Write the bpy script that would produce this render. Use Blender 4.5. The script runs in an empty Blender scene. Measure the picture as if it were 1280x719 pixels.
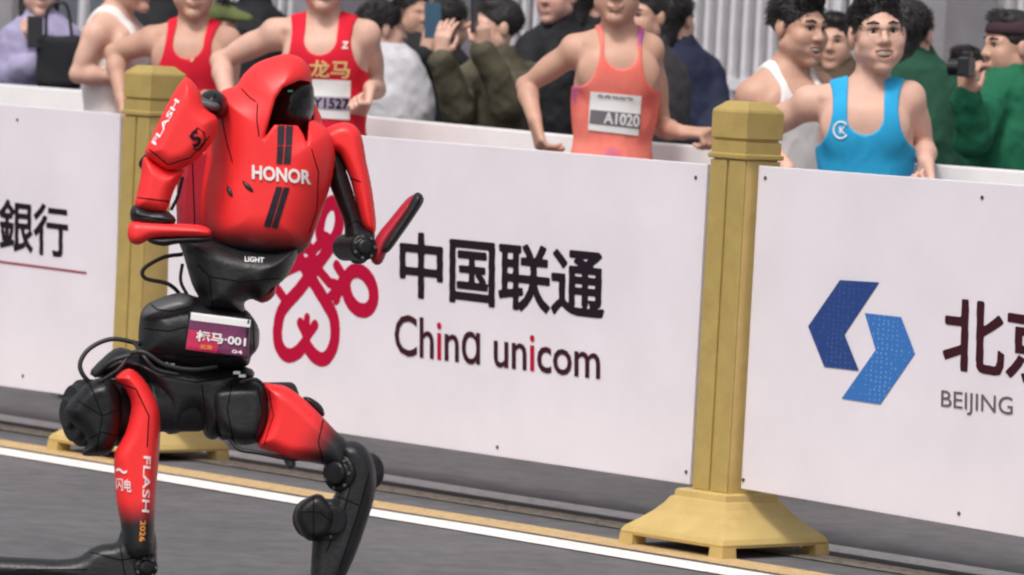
import bpy, bmesh, math, random
import numpy as np
from mathutils import Matrix, Vector
random.seed(4); RNG = np.random.default_rng(4)
SC = bpy.context.scene
COL = SC.collection

# ------------------------------------------------------------------ camera
F, PIT, ROLL, CAMH = 6200.0, 0.0511484, 0.05220026, 1.58
c_f = np.array([0, math.cos(PIT), -math.sin(PIT)])
_r = np.array([1.0, 0, 0]); _u = np.cross(_r, c_f)
c_r = _r*math.cos(ROLL) + _u*math.sin(ROLL)
c_u = -_r*math.sin(ROLL) + _u*math.cos(ROLL)
CAM = np.array([0, 0, CAMH])
cd = bpy.data.cameras.new('camera'); cam = bpy.data.objects.new('camera', cd); COL.objects.link(cam)
m = Matrix.Identity(4)
for i in range(3):
    m[i][0], m[i][1], m[i][2], m[i][3] = c_r[i], c_u[i], -c_f[i], CAM[i]
cam.matrix_world = m
cd.sensor_width = 36; cd.lens = 36*F/1280; cd.clip_end = 2000; cd.clip_start = 0.5
cd.dof.use_dof = True; cd.dof.focus_distance = 13.2; cd.dof.aperture_fstop = 7.0
SC.camera = cam
SC.render.resolution_x, SC.render.resolution_y = 1024, 575
try: SC.cycles.filter_width = 2.0
except Exception: pass

# ------------------------------------------------------------------ light
SUN_EL, SUN_AZ = math.radians(58), math.radians(205)      # azimuth clockwise from +Y: behind the camera, a little left
w = bpy.data.worlds.new('World'); SC.world = w; w.use_nodes = True
nt = w.node_tree; nt.nodes.clear()
sky = nt.nodes.new('ShaderNodeTexSky'); sky.sky_type = 'NISHITA'; sky.sun_disc = False
sky.sun_elevation = SUN_EL; sky.sun_rotation = SUN_AZ; sky.air_density = 1.0; sky.dust_density = 6.0; sky.ozone_density = 1.0
hs = nt.nodes.new('ShaderNodeHueSaturation'); hs.inputs['Saturation'].default_value = 0.28
bg = nt.nodes.new('ShaderNodeBackground'); bg.inputs[1].default_value = 0.12
out = nt.nodes.new('ShaderNodeOutputWorld')
nt.links.new(sky.outputs[0], hs.inputs['Color']); nt.links.new(hs.outputs[0], bg.inputs[0]); nt.links.new(bg.outputs[0], out.inputs[0])
sl = bpy.data.lights.new('sun', 'SUN'); sl.energy = 1.5; sl.angle = math.radians(11); sl.color = (1, .955, .90)
sun = bpy.data.objects.new('sun', sl); COL.objects.link(sun)
sd = Vector((math.sin(SUN_AZ)*math.cos(SUN_EL), math.cos(SUN_AZ)*math.cos(SUN_EL), math.sin(SUN_EL)))
sun.rotation_euler = sd.to_track_quat('Z', 'Y').to_euler()
SC.view_settings.view_transform = 'Standard'; SC.view_settings.look = 'None'
SC.view_settings.exposure = 0.20; SC.view_settings.gamma = 1.0; SC.view_settings.use_curve_mapping = False

# ------------------------------------------------------------------ geometry of the view
def ray(px, py): return c_f + c_r*(px-640)/F - c_u*(py-359.5)/F
def P(px, py, d): return CAM + ray(px, py)*d
def pix(X):
    v = X - CAM; d = v@c_f
    return 640 + F*(v@c_r)/d, 359.5 - F*(v@c_u)/d, d
TH = 0.84009
D = np.array([math.cos(TH), -math.sin(TH), 0]); N = np.array([-math.sin(TH), -math.cos(TH), 0]); ZZ = np.array([0, 0, 1.0])
P0 = np.array([0.70527, 15.48712, 0])
def fence(u, n, z): return P0 + D*u + N*n + ZZ*z
def on_plane(px, py, n):          # pixel -> (u, z) on the vertical plane at offset n from the barrier line
    v = ray(px, py); o = P0 + N*n
    t = ((o-CAM)@N)/(v@N); q = CAM + v*t
    return (q-P0)@D, q[2]
def fence_u(px, n=0.0, py=400): return on_plane(px, py, n)[0]
def fence_depth(px): 
    v = ray(px, 300); return ((P0-CAM)@N)/(v@N)

# ------------------------------------------------------------------ materials
MATS = {}
def mat(name, col, rough=.6, metal=0., var=.0, vscale=8., bump=0., bscale=60., spec=.5, col2=None, coat=0.):
    if name in MATS: return MATS[name]
    M = bpy.data.materials.new(name); M.use_nodes = True; t = M.node_tree; b = t.nodes['Principled BSDF']
    b.inputs['Base Color'].default_value = (*col, 1); b.inputs['Roughness'].default_value = rough; b.inputs['Metallic'].default_value = metal
    b.inputs['Specular IOR Level'].default_value = spec
    if coat: b.inputs['Coat Weight'].default_value = coat; b.inputs['Coat Roughness'].default_value = .15
    tc = t.nodes.new('ShaderNodeTexCoord')
    if var or col2:
        n = t.nodes.new('ShaderNodeTexNoise'); n.inputs['Scale'].default_value = vscale; n.inputs['Detail'].default_value = 6; n.inputs['Roughness'].default_value = .6
        t.links.new(tc.outputs['Object'], n.inputs['Vector'])
        r = t.nodes.new('ShaderNodeValToRGB'); r.color_ramp.elements[0].position = .32; r.color_ramp.elements[1].position = .68
        a = tuple(c*(1-var) for c in col); z = col2 if col2 else tuple(min(1, c*(1+var)) for c in col)
        r.color_ramp.elements[0].color = (*a, 1); r.color_ramp.elements[1].color = (*z, 1)
        t.links.new(n.outputs['Fac'], r.inputs['Fac']); t.links.new(r.outputs['Color'], b.inputs['Base Color'])
        # uneven gloss
        mr = t.nodes.new('ShaderNodeMapRange'); mr.inputs['To Min'].default_value = max(0, rough-.08); mr.inputs['To Max'].default_value = min(1, rough+.08)
        t.links.new(n.outputs['Fac'], mr.inputs['Value']); t.links.new(mr.outputs['Result'], b.inputs['Roughness'])
    if bump:
        n2 = t.nodes.new('ShaderNodeTexNoise'); n2.inputs['Scale'].default_value = bscale; n2.inputs['Detail'].default_value = 5
        t.links.new(tc.outputs['Object'], n2.inputs['Vector'])
        bp = t.nodes.new('ShaderNodeBump'); bp.inputs['Strength'].default_value = bump; bp.inputs['Distance'].default_value = .01
        t.links.new(n2.outputs['Fac'], bp.inputs['Height']); t.links.new(bp.outputs['Normal'], b.inputs['Normal'])
    MATS[name] = M; return M
def fade_mat(name, cola, colb, p0, p1, rough=.46, noise=.015):     # paint that fades from one colour to another along a line in object space
    M = mat(name, cola, rough, coat=.08); t = M.node_tree; b = t.nodes['Principled BSDF']
    tc = t.nodes.new('ShaderNodeTexCoord'); 
    ax = np.array(p1)-np.array(p0); L2 = float(ax@ax)
    vm = t.nodes.new('ShaderNodeVectorMath'); vm.operation = 'SUBTRACT'; vm.inputs[1].default_value = tuple(p0)
    vd = t.nodes.new('ShaderNodeVectorMath'); vd.operation = 'DOT_PRODUCT'; vd.inputs[1].default_value = tuple(ax/L2)
    r = t.nodes.new('ShaderNodeValToRGB'); r.color_ramp.interpolation = 'EASE'
    r.color_ramp.elements[0].color = (*cola, 1); r.color_ramp.elements[1].color = (*colb, 1)
    t.links.new(tc.outputs['Object'], vm.inputs[0]); t.links.new(vm.outputs[0], vd.inputs[0]); t.links.new(vd.outputs['Value'], r.inputs['Fac'])
    t.links.new(r.outputs['Color'], b.inputs['Base Color'])
    return M

RED = (.92, .028, .030); BLACK = (.012, .012, .014)
M_red = mat('red robot paint', RED, .48, var=.04, vscale=5, coat=.08)
M_blk = mat('black robot plastic', (.014, .014, .016), .42, var=.4, vscale=18, bump=.15, bscale=90)
M_blk2 = mat('black robot metal', (.02, .02, .022), .38, .5, var=.4, vscale=25, bump=.1)
M_dgrey = mat('dark grey robot plastic', (.085, .085, .09), .45, var=.2)
M_dred = mat('deep and shaded red robot paint', (.42, .015, .035), .4, var=.1)  # deep red parts; on the back unit, body red with shade mixed in
M_rub = mat('black rubber hose', (.015, .015, .017), .5)
M_visor = mat('glossy black visor', (.008, .009, .01), .16)
M_white = mat('white print', (.82, .80, .80), .6)
M_orange = mat('orange print', (.85, .3, .05), .6)
M_gold = mat('gold fence paint', (.50, .365, .125), .40, .25, var=.08, vscale=11, bump=.16, bscale=45, spec=.4)
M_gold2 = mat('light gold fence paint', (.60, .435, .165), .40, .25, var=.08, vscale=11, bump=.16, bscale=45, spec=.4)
M_panel = mat('white advertising board', (.74, .69, .745), .55, var=.05, vscale=2.0, spec=.5, bump=.35, bscale=2.2)
M_rail = mat('white rail paint', (.88, .86, .87), .5, var=.05, vscale=5)
M_screw = mat('dark screw', (.09, .08, .09), .5, .3)
M_ink = mat('black sign ink', (.016, .009, .016), .7, spec=.12)
M_brown = mat('dark brown sign ink', (.045, .010, .017), .7, spec=.12)
M_crim = mat('crimson sign ink', (.43, .002, .036), .65, spec=.15)

# ------------------------------------------------------------------ mesh helpers
def mesh_np(name, V, Q, smooth=True):
    me = bpy.data.meshes.new(name); V = np.asarray(V, np.float32); Q = np.asarray(Q, np.int32)
    me.vertices.add(len(V)); me.vertices.foreach_set('co', V.ravel())
    k = Q.shape[1]
    me.loops.add(Q.size); me.loops.foreach_set('vertex_index', Q.ravel())
    me.polygons.add(len(Q)); me.polygons.foreach_set('loop_start', np.arange(0, Q.size, k, dtype=np.int32))
    me.polygons.foreach_set('use_smooth', np.full(len(Q), smooth, bool))
    me.update(calc_edges=True); return me
def link(name, me, material, parent=None):
    o = bpy.data.objects.new(name, me); COL.objects.link(o)
    if material is not None and len(me.materials) == 0: me.materials.append(material)
    if parent is not None: o.parent = parent
    return o
def tag(o, label=None, cat=None, group=None, kind=None):
    if label: o['label'] = label
    if cat: o['category'] = cat
    if group: o['group'] = group
    if kind: o['kind'] = kind
    return o
def thing(name, loc, label, cat, group=None):
    o = bpy.data.objects.new(name, None); COL.objects.link(o); o.location = tuple(loc); o.empty_display_size = .1
    return tag(o, label, cat, group)
class Bag:                                   # collects simple solids into ONE mesh
    def __init__(s): s.v = []; s.f = []
    def add(s, V, Fs):
        b = len(s.v); s.v += [tuple(map(float, p)) for p in V]; s.f += [tuple(i+b for i in q) for q in Fs]; return s
    def box(s, c, X, Y, Z):                  # centre and three half-axis vectors
        c, X, Y, Z = map(np.array, (c, X, Y, Z)); V = [c+X*i+Y*j+Z*k for k in (-1, 1) for j in (-1, 1) for i in (-1, 1)]
        return s.add(V, [(0, 2, 3, 1), (4, 5, 7, 6), (0, 1, 5, 4), (2, 6, 7, 3), (0, 4, 6, 2), (1, 3, 7, 5)])
    def rings(s, R, cap=True, close=False):
        n = len(R[0]); V = [p for r in R for p in r]; Fs = []
        for a in range(len(R)-1):
            for i in range(n): j = (i+1) % n; Fs.append((a*n+i, a*n+j, (a+1)*n+j, (a+1)*n+i))
        if cap: Fs += [tuple(range(n-1, -1, -1)), tuple((len(R)-1)*n+i for i in range(n))]
        return s.add(V, Fs)
    def tube(s, pts, r, n=10):
        pts = [np.array(p, float) for p in pts]; R = []; up = None
        for i, p in enumerate(pts):
            t = pts[min(i+1, len(pts)-1)] - pts[max(i-1, 0)]; t /= np.linalg.norm(t)+1e-9
            if up is None: up = np.array([0, 0, 1.]) if abs(t[2]) < .9 else np.array([1., 0, 0])
            a = np.cross(t, up); a /= np.linalg.norm(a); b = np.cross(a, t); up = b
            rr = r[i] if hasattr(r, '__len__') else r
            R.append([p + (a*math.cos(q)+b*math.sin(q))*rr for q in np.linspace(0, 2*math.pi, n, endpoint=False)])
        return s.rings(R)
    def build(s, name, material, parent=None, smooth=False, bevel=0., org=(0, 0, 0)):
        me = bpy.data.meshes.new(name); o3 = np.array(org)
        me.from_pydata([tuple(np.array(p)-o3) for p in s.v], [], s.f)
        bm = bmesh.new(); bm.from_mesh(me); bmesh.ops.recalc_face_normals(bm, faces=bm.faces)
        if bevel: bmesh.ops.bevel(bm, geom=list(bm.edges), offset=bevel, segments=2, affect='EDGES', profile=.6)
        bm.to_mesh(me); bm.free()
        if smooth: me.polygons.foreach_set('use_smooth', np.ones(len(me.polygons), bool))
        me.update(); return link(name, me, material, parent)
def spline(pts, n=8):                        # Catmull-Rom through points
    pts = [np.array(p, float) for p in pts]; q = [2*pts[0]-pts[1]] + pts + [2*pts[-1]-pts[-2]]; o = []
    for i in range(1, len(q)-2):
        for t in np.linspace(0, 1, n, endpoint=False):
            a, b, c, d = q[i-1:i+3]
            o.append(.5*(2*b+(c-a)*t+(2*a-5*b+4*c-d)*t*t+(3*b-a-3*c+d)*t**3))
    return o + [pts[-1]]

# ------------------------------------------------------------------ signed-distance modelling
def unit(v): v = np.array(v, float); return v/(np.linalg.norm(v)+1e-12)
def smin(a, b, k):
    if k <= 0: return np.minimum(a, b)
    h = np.maximum(k-np.abs(a-b), 0)/k; return np.minimum(a, b) - h*h*k*.25
class Fld:
    def __init__(s): s.p = []
    def add(s, fn, k=.02): s.p.append((0, k, fn)); return s
    def sub(s, fn, k=.01): s.p.append((1, k, fn)); return s
    def cut(s, fn, k=.01): s.p.append((2, k, fn)); return s       # intersection
    def __call__(s, X):
        d = np.full(len(X), 9., np.float32)
        for mo, k, fn in s.p:
            e = fn(X)
            if mo == 0: d = smin(d, e, k)
            elif mo == 1: d = -smin(-d, e, k)
            else: d = -smin(-d, -e, k)
        return d
def cull_eval(f, X, bi, DC, hd):           # like f(X), but skips primitives that are far from a point's block
    d = np.full(len(X), 9., np.float32)
    best = np.full(DC.shape[1], 9., np.float32)
    for (mo, k, fn), dc in zip(f.p, DC):
        if mo == 0: best = np.minimum(best, dc)
    for (mo, k, fn), dc in zip(f.p, DC):
        if mo == 0: use = dc < best + 2.6*hd + k
        elif mo == 1: use = dc < 1.6*hd + k
        else: use = dc > -(1.6*hd + k)
        i = np.flatnonzero(use[bi])
        if len(i) == 0: continue
        e = fn(X[i])
        if mo == 0: d[i] = smin(d[i], e, k)
        elif mo == 1: d[i] = -smin(-d[i], e, k)
        else: d[i] = -smin(-d[i], -e, k)
    return d
def sphere(c, r):
    c = np.array(c, np.float32)
    return lambda X: np.linalg.norm(X-c, axis=1) - r
def cone(a, b, ra, rb):                      # round cone
    a = np.array(a, np.float32); ab = (np.array(b)-a).astype(np.float32); L2 = float(ab@ab)+1e-12
    def fn(X):
        v = X-a; t = np.clip(v@ab/L2, 0, 1)
        return np.linalg.norm(v-t[:, None]*ab, axis=1) - (ra+(rb-ra)*t)
    return fn
def ell(c, B, r):                            # ellipsoid, B = rows of axes
    c = np.array(c, np.float32); B = np.array(B, np.float32); r = np.array(r, np.float32)
    def fn(X):
        q = (X-c)@B.T; k0 = np.linalg.norm(q/r, axis=1); k1 = np.linalg.norm(q/(r*r), axis=1)+1e-9
        return k0*(k0-1)/k1
    return fn
def rbox(c, B, h, rr=.005):
    c = np.array(c, np.float32); B = np.array(B, np.float32); h = np.array(h, np.float32)-rr
    def fn(X):
        q = np.abs((X-c)@B.T)-h
        return np.linalg.norm(np.maximum(q, 0), axis=1)+np.minimum(q.max(1), 0)-rr
    return fn
def cyl(a, b, r, rr=.004):                   # rounded cylinder from a to b
    a = np.array(a, np.float32); b = np.array(b, np.float32); L = float(np.linalg.norm(b-a)); ax = (b-a)/L; c = (a+b)/2
    def fn(X):
        v = X-c; t = v@ax; rad = np.sqrt(np.maximum((v*v).sum(1)-t*t, 0))
        q = np.stack([rad-r+rr, np.abs(t)-L/2+rr], 1)
        return np.linalg.norm(np.maximum(q, 0), axis=1)+np.minimum(q.max(1), 0)-rr
    return fn
def poly2(poly):                             # 2-D polygon distance
    A = np.array(poly, np.float32); Bq = np.roll(A, -1, 0)
    def fn(x, y):
        d = np.full(len(x), 1e9, np.float32); s = np.ones(len(x), bool)
        for (ax, ay), (bx, by) in zip(A, Bq):
            ex, ey = bx-ax, by-ay; wx, wy = x-ax, y-ay
            t = np.clip((wx*ex+wy*ey)/(ex*ex+ey*ey+1e-9), 0, 1)
            d = np.minimum(d, (wx-ex*t)**2+(wy-ey*t)**2)
            c1 = y >= ay; c2 = y < by; c3 = ex*wy > ey*wx
            s ^= ((c1 & c2 & c3) | (~c1 & ~c2 & ~c3))
        return np.where(s, 1, -1)*np.sqrt(d)
    return fn
B6 = 6
def surf(f, lo, hi, vox, sparse=True, aniso=None):
    lo = np.array(lo, float); hi = np.array(hi, float)
    nb = np.maximum(1, np.ceil((hi-lo)/vox/B6).astype(int)); n = nb*B6+1
    def ev(I):                               # integer grid points -> values
        o = np.empty(len(I), np.float32)
        for s in range(0, len(I), 300000): o[s:s+300000] = f((lo+I[s:s+300000]*vox).astype(np.float32))
        return o
    if sparse:
        bc = np.stack(np.meshgrid(*[np.arange(k) for k in nb], indexing='ij'), -1).reshape(-1, 3)
        fld = isinstance(f, Fld) and len(f.p) > 6
        if fld:
            CX = (lo+(bc*B6+B6/2)*vox).astype(np.float32); DC = np.stack([fn(CX) for _, _, fn in f.p]).astype(np.float32)
            dc = np.full(len(bc), 9., np.float32)
            for (mo, k, fn), e in zip(f.p, DC): dc = smin(dc, e, k) if mo == 0 else (-smin(-dc, e, k) if mo == 1 else -smin(-dc, -e, k))
        else: dc = ev(bc*B6+B6/2)
        act = (np.abs(dc) < B6*vox*1.75).reshape(nb); sg = np.where(dc < 0, -1., 1.).astype(np.float32).reshape(nb)
        rep = lambda a: a.repeat(B6, 0).repeat(B6, 1).repeat(B6, 2)
        vals = np.ones(n, np.float32); vals[:-1, :-1, :-1] = rep(sg)
        mk = np.zeros(n, bool); mk[:-1, :-1, :-1] = rep(act)
        for ax in range(3):
            sl1 = [slice(None)]*3; sl0 = [slice(None)]*3; sl1[ax] = slice(1, None); sl0[ax] = slice(None, -1)
            mk[tuple(sl1)] |= mk[tuple(sl0)].copy()
        I = np.argwhere(mk)
        if fld:
            bi = np.minimum(I//B6, nb-1) @ np.array([nb[1]*nb[2], nb[2], 1])
            vals[mk] = cull_eval(f, (lo+I*vox).astype(np.float32), bi, DC, B6*vox*.87)
        else: vals[mk] = ev(I)
    else:
        I = np.stack(np.meshgrid(*[np.arange(k) for k in n], indexing='ij'), -1).reshape(-1, 3)
        vals = ev(I).reshape(n)
    ins = vals < 0
    cnt = np.zeros(n-1, np.uint8)
    off = [(i, j, k) for i in (0, 1) for j in (0, 1) for k in (0, 1)]
    for (i, j, k) in off: cnt += ins[i:n[0]-1+i, j:n[1]-1+j, k:n[2]-1+k]
    C = np.argwhere((cnt > 0) & (cnt < 8))
    if len(C) == 0: return np.zeros((0, 3)), np.zeros((0, 4), int)
    ids = np.full(n-1, -1, np.int32); ids[C[:, 0], C[:, 1], C[:, 2]] = np.arange(len(C))
    cv = np.stack([vals[C[:, 0]+i, C[:, 1]+j, C[:, 2]+k] for (i, j, k) in off], 1)
    acc = np.zeros((len(C), 3)); num = np.zeros(len(C))
    for a in range(8):
        for b in range(a+1, 8):
            da = np.array(off[b])-np.array(off[a])
            if np.abs(da).sum() != 1: continue
            va, vb = cv[:, a], cv[:, b]; s = (va < 0) != (vb < 0)
            t = np.where(s, va/np.where(s, va-vb, 1), 0)
            acc += np.where(s[:, None], np.array(off[a])+da*t[:, None], 0); num += s
    V = lo + (C + acc/num[:, None])*vox
    Qs = []
    for ax in range(3):
        b, c = (ax+1) % 3, (ax+2) % 3
        s0 = [slice(1, -1)]*3; s1 = [slice(1, -1)]*3; s0[ax] = slice(0, -1); s1[ax] = slice(1, None)
        a0 = ins[tuple(s0)]; a1 = ins[tuple(s1)]
        E = np.argwhere(a0 != a1)
        if len(E) == 0: continue
        fl = a0[E[:, 0], E[:, 1], E[:, 2]]
        base = E.copy(); base[:, b] += 1; base[:, c] += 1
        def cell(db, dc_):
            q = base.copy(); q[:, b] += db; q[:, c] += dc_; return ids[q[:, 0], q[:, 1], q[:, 2]]
        q = np.stack([cell(-1, -1), cell(0, -1), cell(0, 0), cell(-1, 0)], 1)
        q[~fl] = q[~fl][:, ::-1]; Qs.append(q)
    Q = np.concatenate(Qs); Q = Q[(Q >= 0).all(1)]
    return V, Q
def sobj(name, f, lo, hi, vox, material, parent, org, sparse=True, aniso=None):
    V, Q = surf(f, lo, hi, vox, sparse)
    return link(name, mesh_np(name, V-np.array(org), Q), material, parent)
def shoot(f, pxs, pys, d0, d1, lift=.002, step=.004):      # points where view rays first meet a surface
    out_ = []
    ds = np.arange(d0, d1, step)
    R = np.array([ray(x, y) for x, y in zip(pxs, pys)])
    X = CAM + R[:, None, :]*ds[None, :, None]
    v = f(X.reshape(-1, 3).astype(np.float32)).reshape(len(R), len(ds))
    hit = v < 0; first = np.where(hit.any(1), hit.argmax(1), -1)
    dd = np.full(len(R), np.nan)
    ok = first > 0; i = np.where(ok)[0]; j = first[ok]
    va, vb = v[i, j-1], v[i, j]; dd[ok] = ds[j-1] + step*va/(va-vb)
    if np.isnan(dd).any(): dd[np.isnan(dd)] = np.nanmedian(dd) if ok.any() else (d0+d1)/2
    return CAM + R*(dd-lift)[:, None]

# ------------------------------------------------------------------ lettering (flat glyph meshes)
_GL = {}
def glyphs(txt, bold=0.0, sub=0, space=1.0):
    key = (txt, bold, sub, space)
    if key in _GL: return _GL[key]
    c = bpy.data.curves.new('lettering', 'FONT'); c.body = txt; c.offset = bold; c.resolution_u = 3; c.space_character = space
    o = bpy.data.objects.new('lettering', c); COL.objects.link(o)
    me = bpy.data.meshes.new_from_object(o.evaluated_get(bpy.context.evaluated_depsgraph_get()))
    bpy.data.objects.remove(o); bpy.data.curves.remove(c)
    bm = bmesh.new(); bm.from_mesh(me)
    if sub:
        bmesh.ops.triangulate(bm, faces=bm.faces)
        for _ in range(3):
            big = [e for e in bm.edges if e.calc_length() > sub]
            if not big: break
            bmesh.ops.subdivide_edges(bm, edges=big, cuts=1); bmesh.ops.triangulate(bm, faces=bm.faces)
    V = np.array([v.co[:] for v in bm.verts]); Fs = [[v.index for v in f.verts] for f in bm.faces]; bm.free(); bpy.data.meshes.remove(me)
    lo, hi = V.min(0), V.max(0); T = (V-lo)[:, :2]/np.maximum(hi-lo, 1e-6)[:2]
    _GL[key] = (T, Fs); return T, Fs
def bil(T, TL, TR, BR, BL):
    TL, TR, BR, BL = map(np.array, (TL, TR, BR, BL)); s = T[:, :1]; t = T[:, 1:2]
    return BL*(1-s)*(1-t)+BR*s*(1-t)+TR*s*t+TL*(1-s)*t
def raw_obj(name, V, Fs, material, parent, org):
    me = bpy.data.meshes.new(name); me.from_pydata([tuple(p) for p in (np.array(V)-np.array(org))], [], [tuple(f) for f in Fs]); me.update()
    return link(name, me, material, parent)
def text_plane(name, txt, quad, n, material, parent, org, bold=.01, space=1.0):   # quad = photo corners, put on the barrier-parallel plane n
    T, Fs = glyphs(txt, bold, 0, space); q = [on_plane(x, y, n) for x, y in quad]
    U = bil(T, *q); V = [fence(u, n, z) for u, z in U]
    return raw_obj(name, V, Fs, material, parent, org)
def text_on(name, txt, quad, f, d0, d1, material, parent, org, bold=.01, lift=.003, space=1.0):
    T, Fs = glyphs(txt, bold, .25, space); px = bil(T, *quad)
    V = shoot(f, px[:, 0], px[:, 1], d0, d1, lift)
    return raw_obj(name, V, Fs, material, parent, org)
def patch_on(name, quad, f, d0, d1, material, parent, org, lift=.0025, n=9, thick=.0):
    g = np.linspace(0, 1, n); T = np.array([(a, b) for b in g for a in g]); px = bil(T, *quad)
    V = shoot(f, px[:, 0], px[:, 1], d0, d1, lift)
    Fs = [(j*n+i, j*n+i+1, (j+1)*n+i+1, (j+1)*n+i) for j in range(n-1) for i in range(n-1)]
    o = raw_obj(name, V, Fs, material, parent, org); o.data.polygons.foreach_set('use_smooth', np.ones(len(Fs), bool)); return o

# ================================================================== THE SETTING
def asphalt():
    M = bpy.data.materials.new('asphalt'); M.use_nodes = True; t = M.node_tree; b = t.nodes['Principled BSDF']
    tc = t.nodes.new('ShaderNodeTexCoord')
    def noise(s, d=5, r=.6):
        n = t.nodes.new('ShaderNodeTexNoise'); n.inputs['Scale'].default_value = s; n.inputs['Detail'].default_value = d; n.inputs['Roughness'].default_value = r
        t.links.new(tc.outputs['Object'], n.inputs['Vector']); return n
    big, mid, fine = noise(.7), noise(9), noise(170, 3, .7)
    r1 = t.nodes.new('ShaderNodeValToRGB'); r1.color_ramp.elements[0].color = (.088, .086, .092, 1); r1.color_ramp.elements[1].color = (.135, .130, .138, 1)
    r1.color_ramp.elements[0].position = .3; r1.color_ramp.elements[1].position = .7
    t.links.new(big.outputs['Fac'], r1.inputs['Fac'])
    mx = t.nodes.new('ShaderNodeMix'); mx.data_type = 'RGBA'; mx.blend_type = 'OVERLAY'; mx.inputs['Factor'].default_value = .55
    t.links.new(r1.outputs['Color'], mx.inputs['A']); t.links.new(mid.outputs['Fac'], mx.inputs['B'])
    mx2 = t.nodes.new('ShaderNodeMix'); mx2.data_type = 'RGBA'; mx2.blend_type = 'OVERLAY'; mx2.inputs['Factor'].default_value = .6
    t.links.new(mx.outputs['Result'], mx2.inputs['A']); t.links.new(fine.outputs['Fac'], mx2.inputs['B'])
    t.links.new(mx2.outputs['Result'], b.inputs['Base Color']); b.inputs['Roughness'].default_value = .85
    bp = t.nodes.new('ShaderNodeBump'); bp.inputs['Strength'].default_value = .5; bp.inputs['Distance'].default_value = .006
    t.links.new(fine.outputs['Fac'], bp.inputs['Height']); t.links.new(bp.outputs['Normal'], b.inputs['Normal'])
    return M
M_asph = asphalt()
b = Bag(); b.add([(-600, -100, 0), (600, -100, 0), (600, 1100, 0), (-600, 1100, 0)], [(0, 1, 2, 3)])
tag(b.build('ground', M_asph), kind='structure')
def paint(name, col, holes):                 # road paint, worn through in specks
    M = mat(name, col, .7, var=.12, vscale=14, bump=.2, bscale=150); t = M.node_tree; bs = t.nodes['Principled BSDF']
    src = bs.inputs['Base Color'].links[0].from_socket
    tc = t.nodes.new('ShaderNodeTexCoord'); n = t.nodes.new('ShaderNodeTexNoise'); n.inputs['Scale'].default_value = 34; n.inputs['Detail'].default_value = 7; n.inputs['Roughness'].default_value = .75
    r = t.nodes.new('ShaderNodeValToRGB'); r.color_ramp.elements[0].position = holes-.03; r.color_ramp.elements[1].position = holes+.05
    mx = t.nodes.new('ShaderNodeMix'); mx.data_type = 'RGBA'; mx.inputs['A'].default_value = (.15, .135, .13, 1)
    t.links.new(tc.outputs['Object'], n.inputs['Vector']); t.links.new(n.outputs['Fac'], r.inputs['Fac']); t.links.new(r.outputs['Color'], mx.inputs['Factor'])
    t.links.new(src, mx.inputs['B']); t.links.new(mx.outputs['Result'], bs.inputs['Base Color']); return M
M_lw = paint('white road paint', (.78, .74, .72), .36); M_ly = paint('yellow road paint', (.52, .36, .17), .40)
M_lb = paint('faded yellow road paint', (.40, .34, .25), .45); M_lg = paint('grey white road paint', (.58, .56, .55), .38)
M_seam = mat('dark road seam', (.05, .048, .05), .9)
def strip(name, n0, n1, z, M):
    bb = Bag(); us = np.linspace(-14, 9, 60); V = []
    for u in us:
        j = .006*math.sin(u*3.1)+.004*math.sin(u*11.3); V += [fence(u, n0+j, z), fence(u, n1+j*.6, z)]
    bb.add(V, [(2*i, 2*i+2, 2*i+3, 2*i+1) for i in range(len(us)-1)])
    tag(bb.build(name, M), kind='structure')
strip('white_road_line', .375, .535, .004, M_lw)
strip('yellow_road_line', .175, .335, .004, M_ly)
strip('faded_yellow_road_line', -.215, -.075, .004, M_lb)
strip('grey_white_road_line', -.475, -.315, .004, M_lg)
strip('road_seam', -.305, -.235, .004, M_seam)
strip('road_seam', .341, .370, .004, M_seam)

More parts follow.
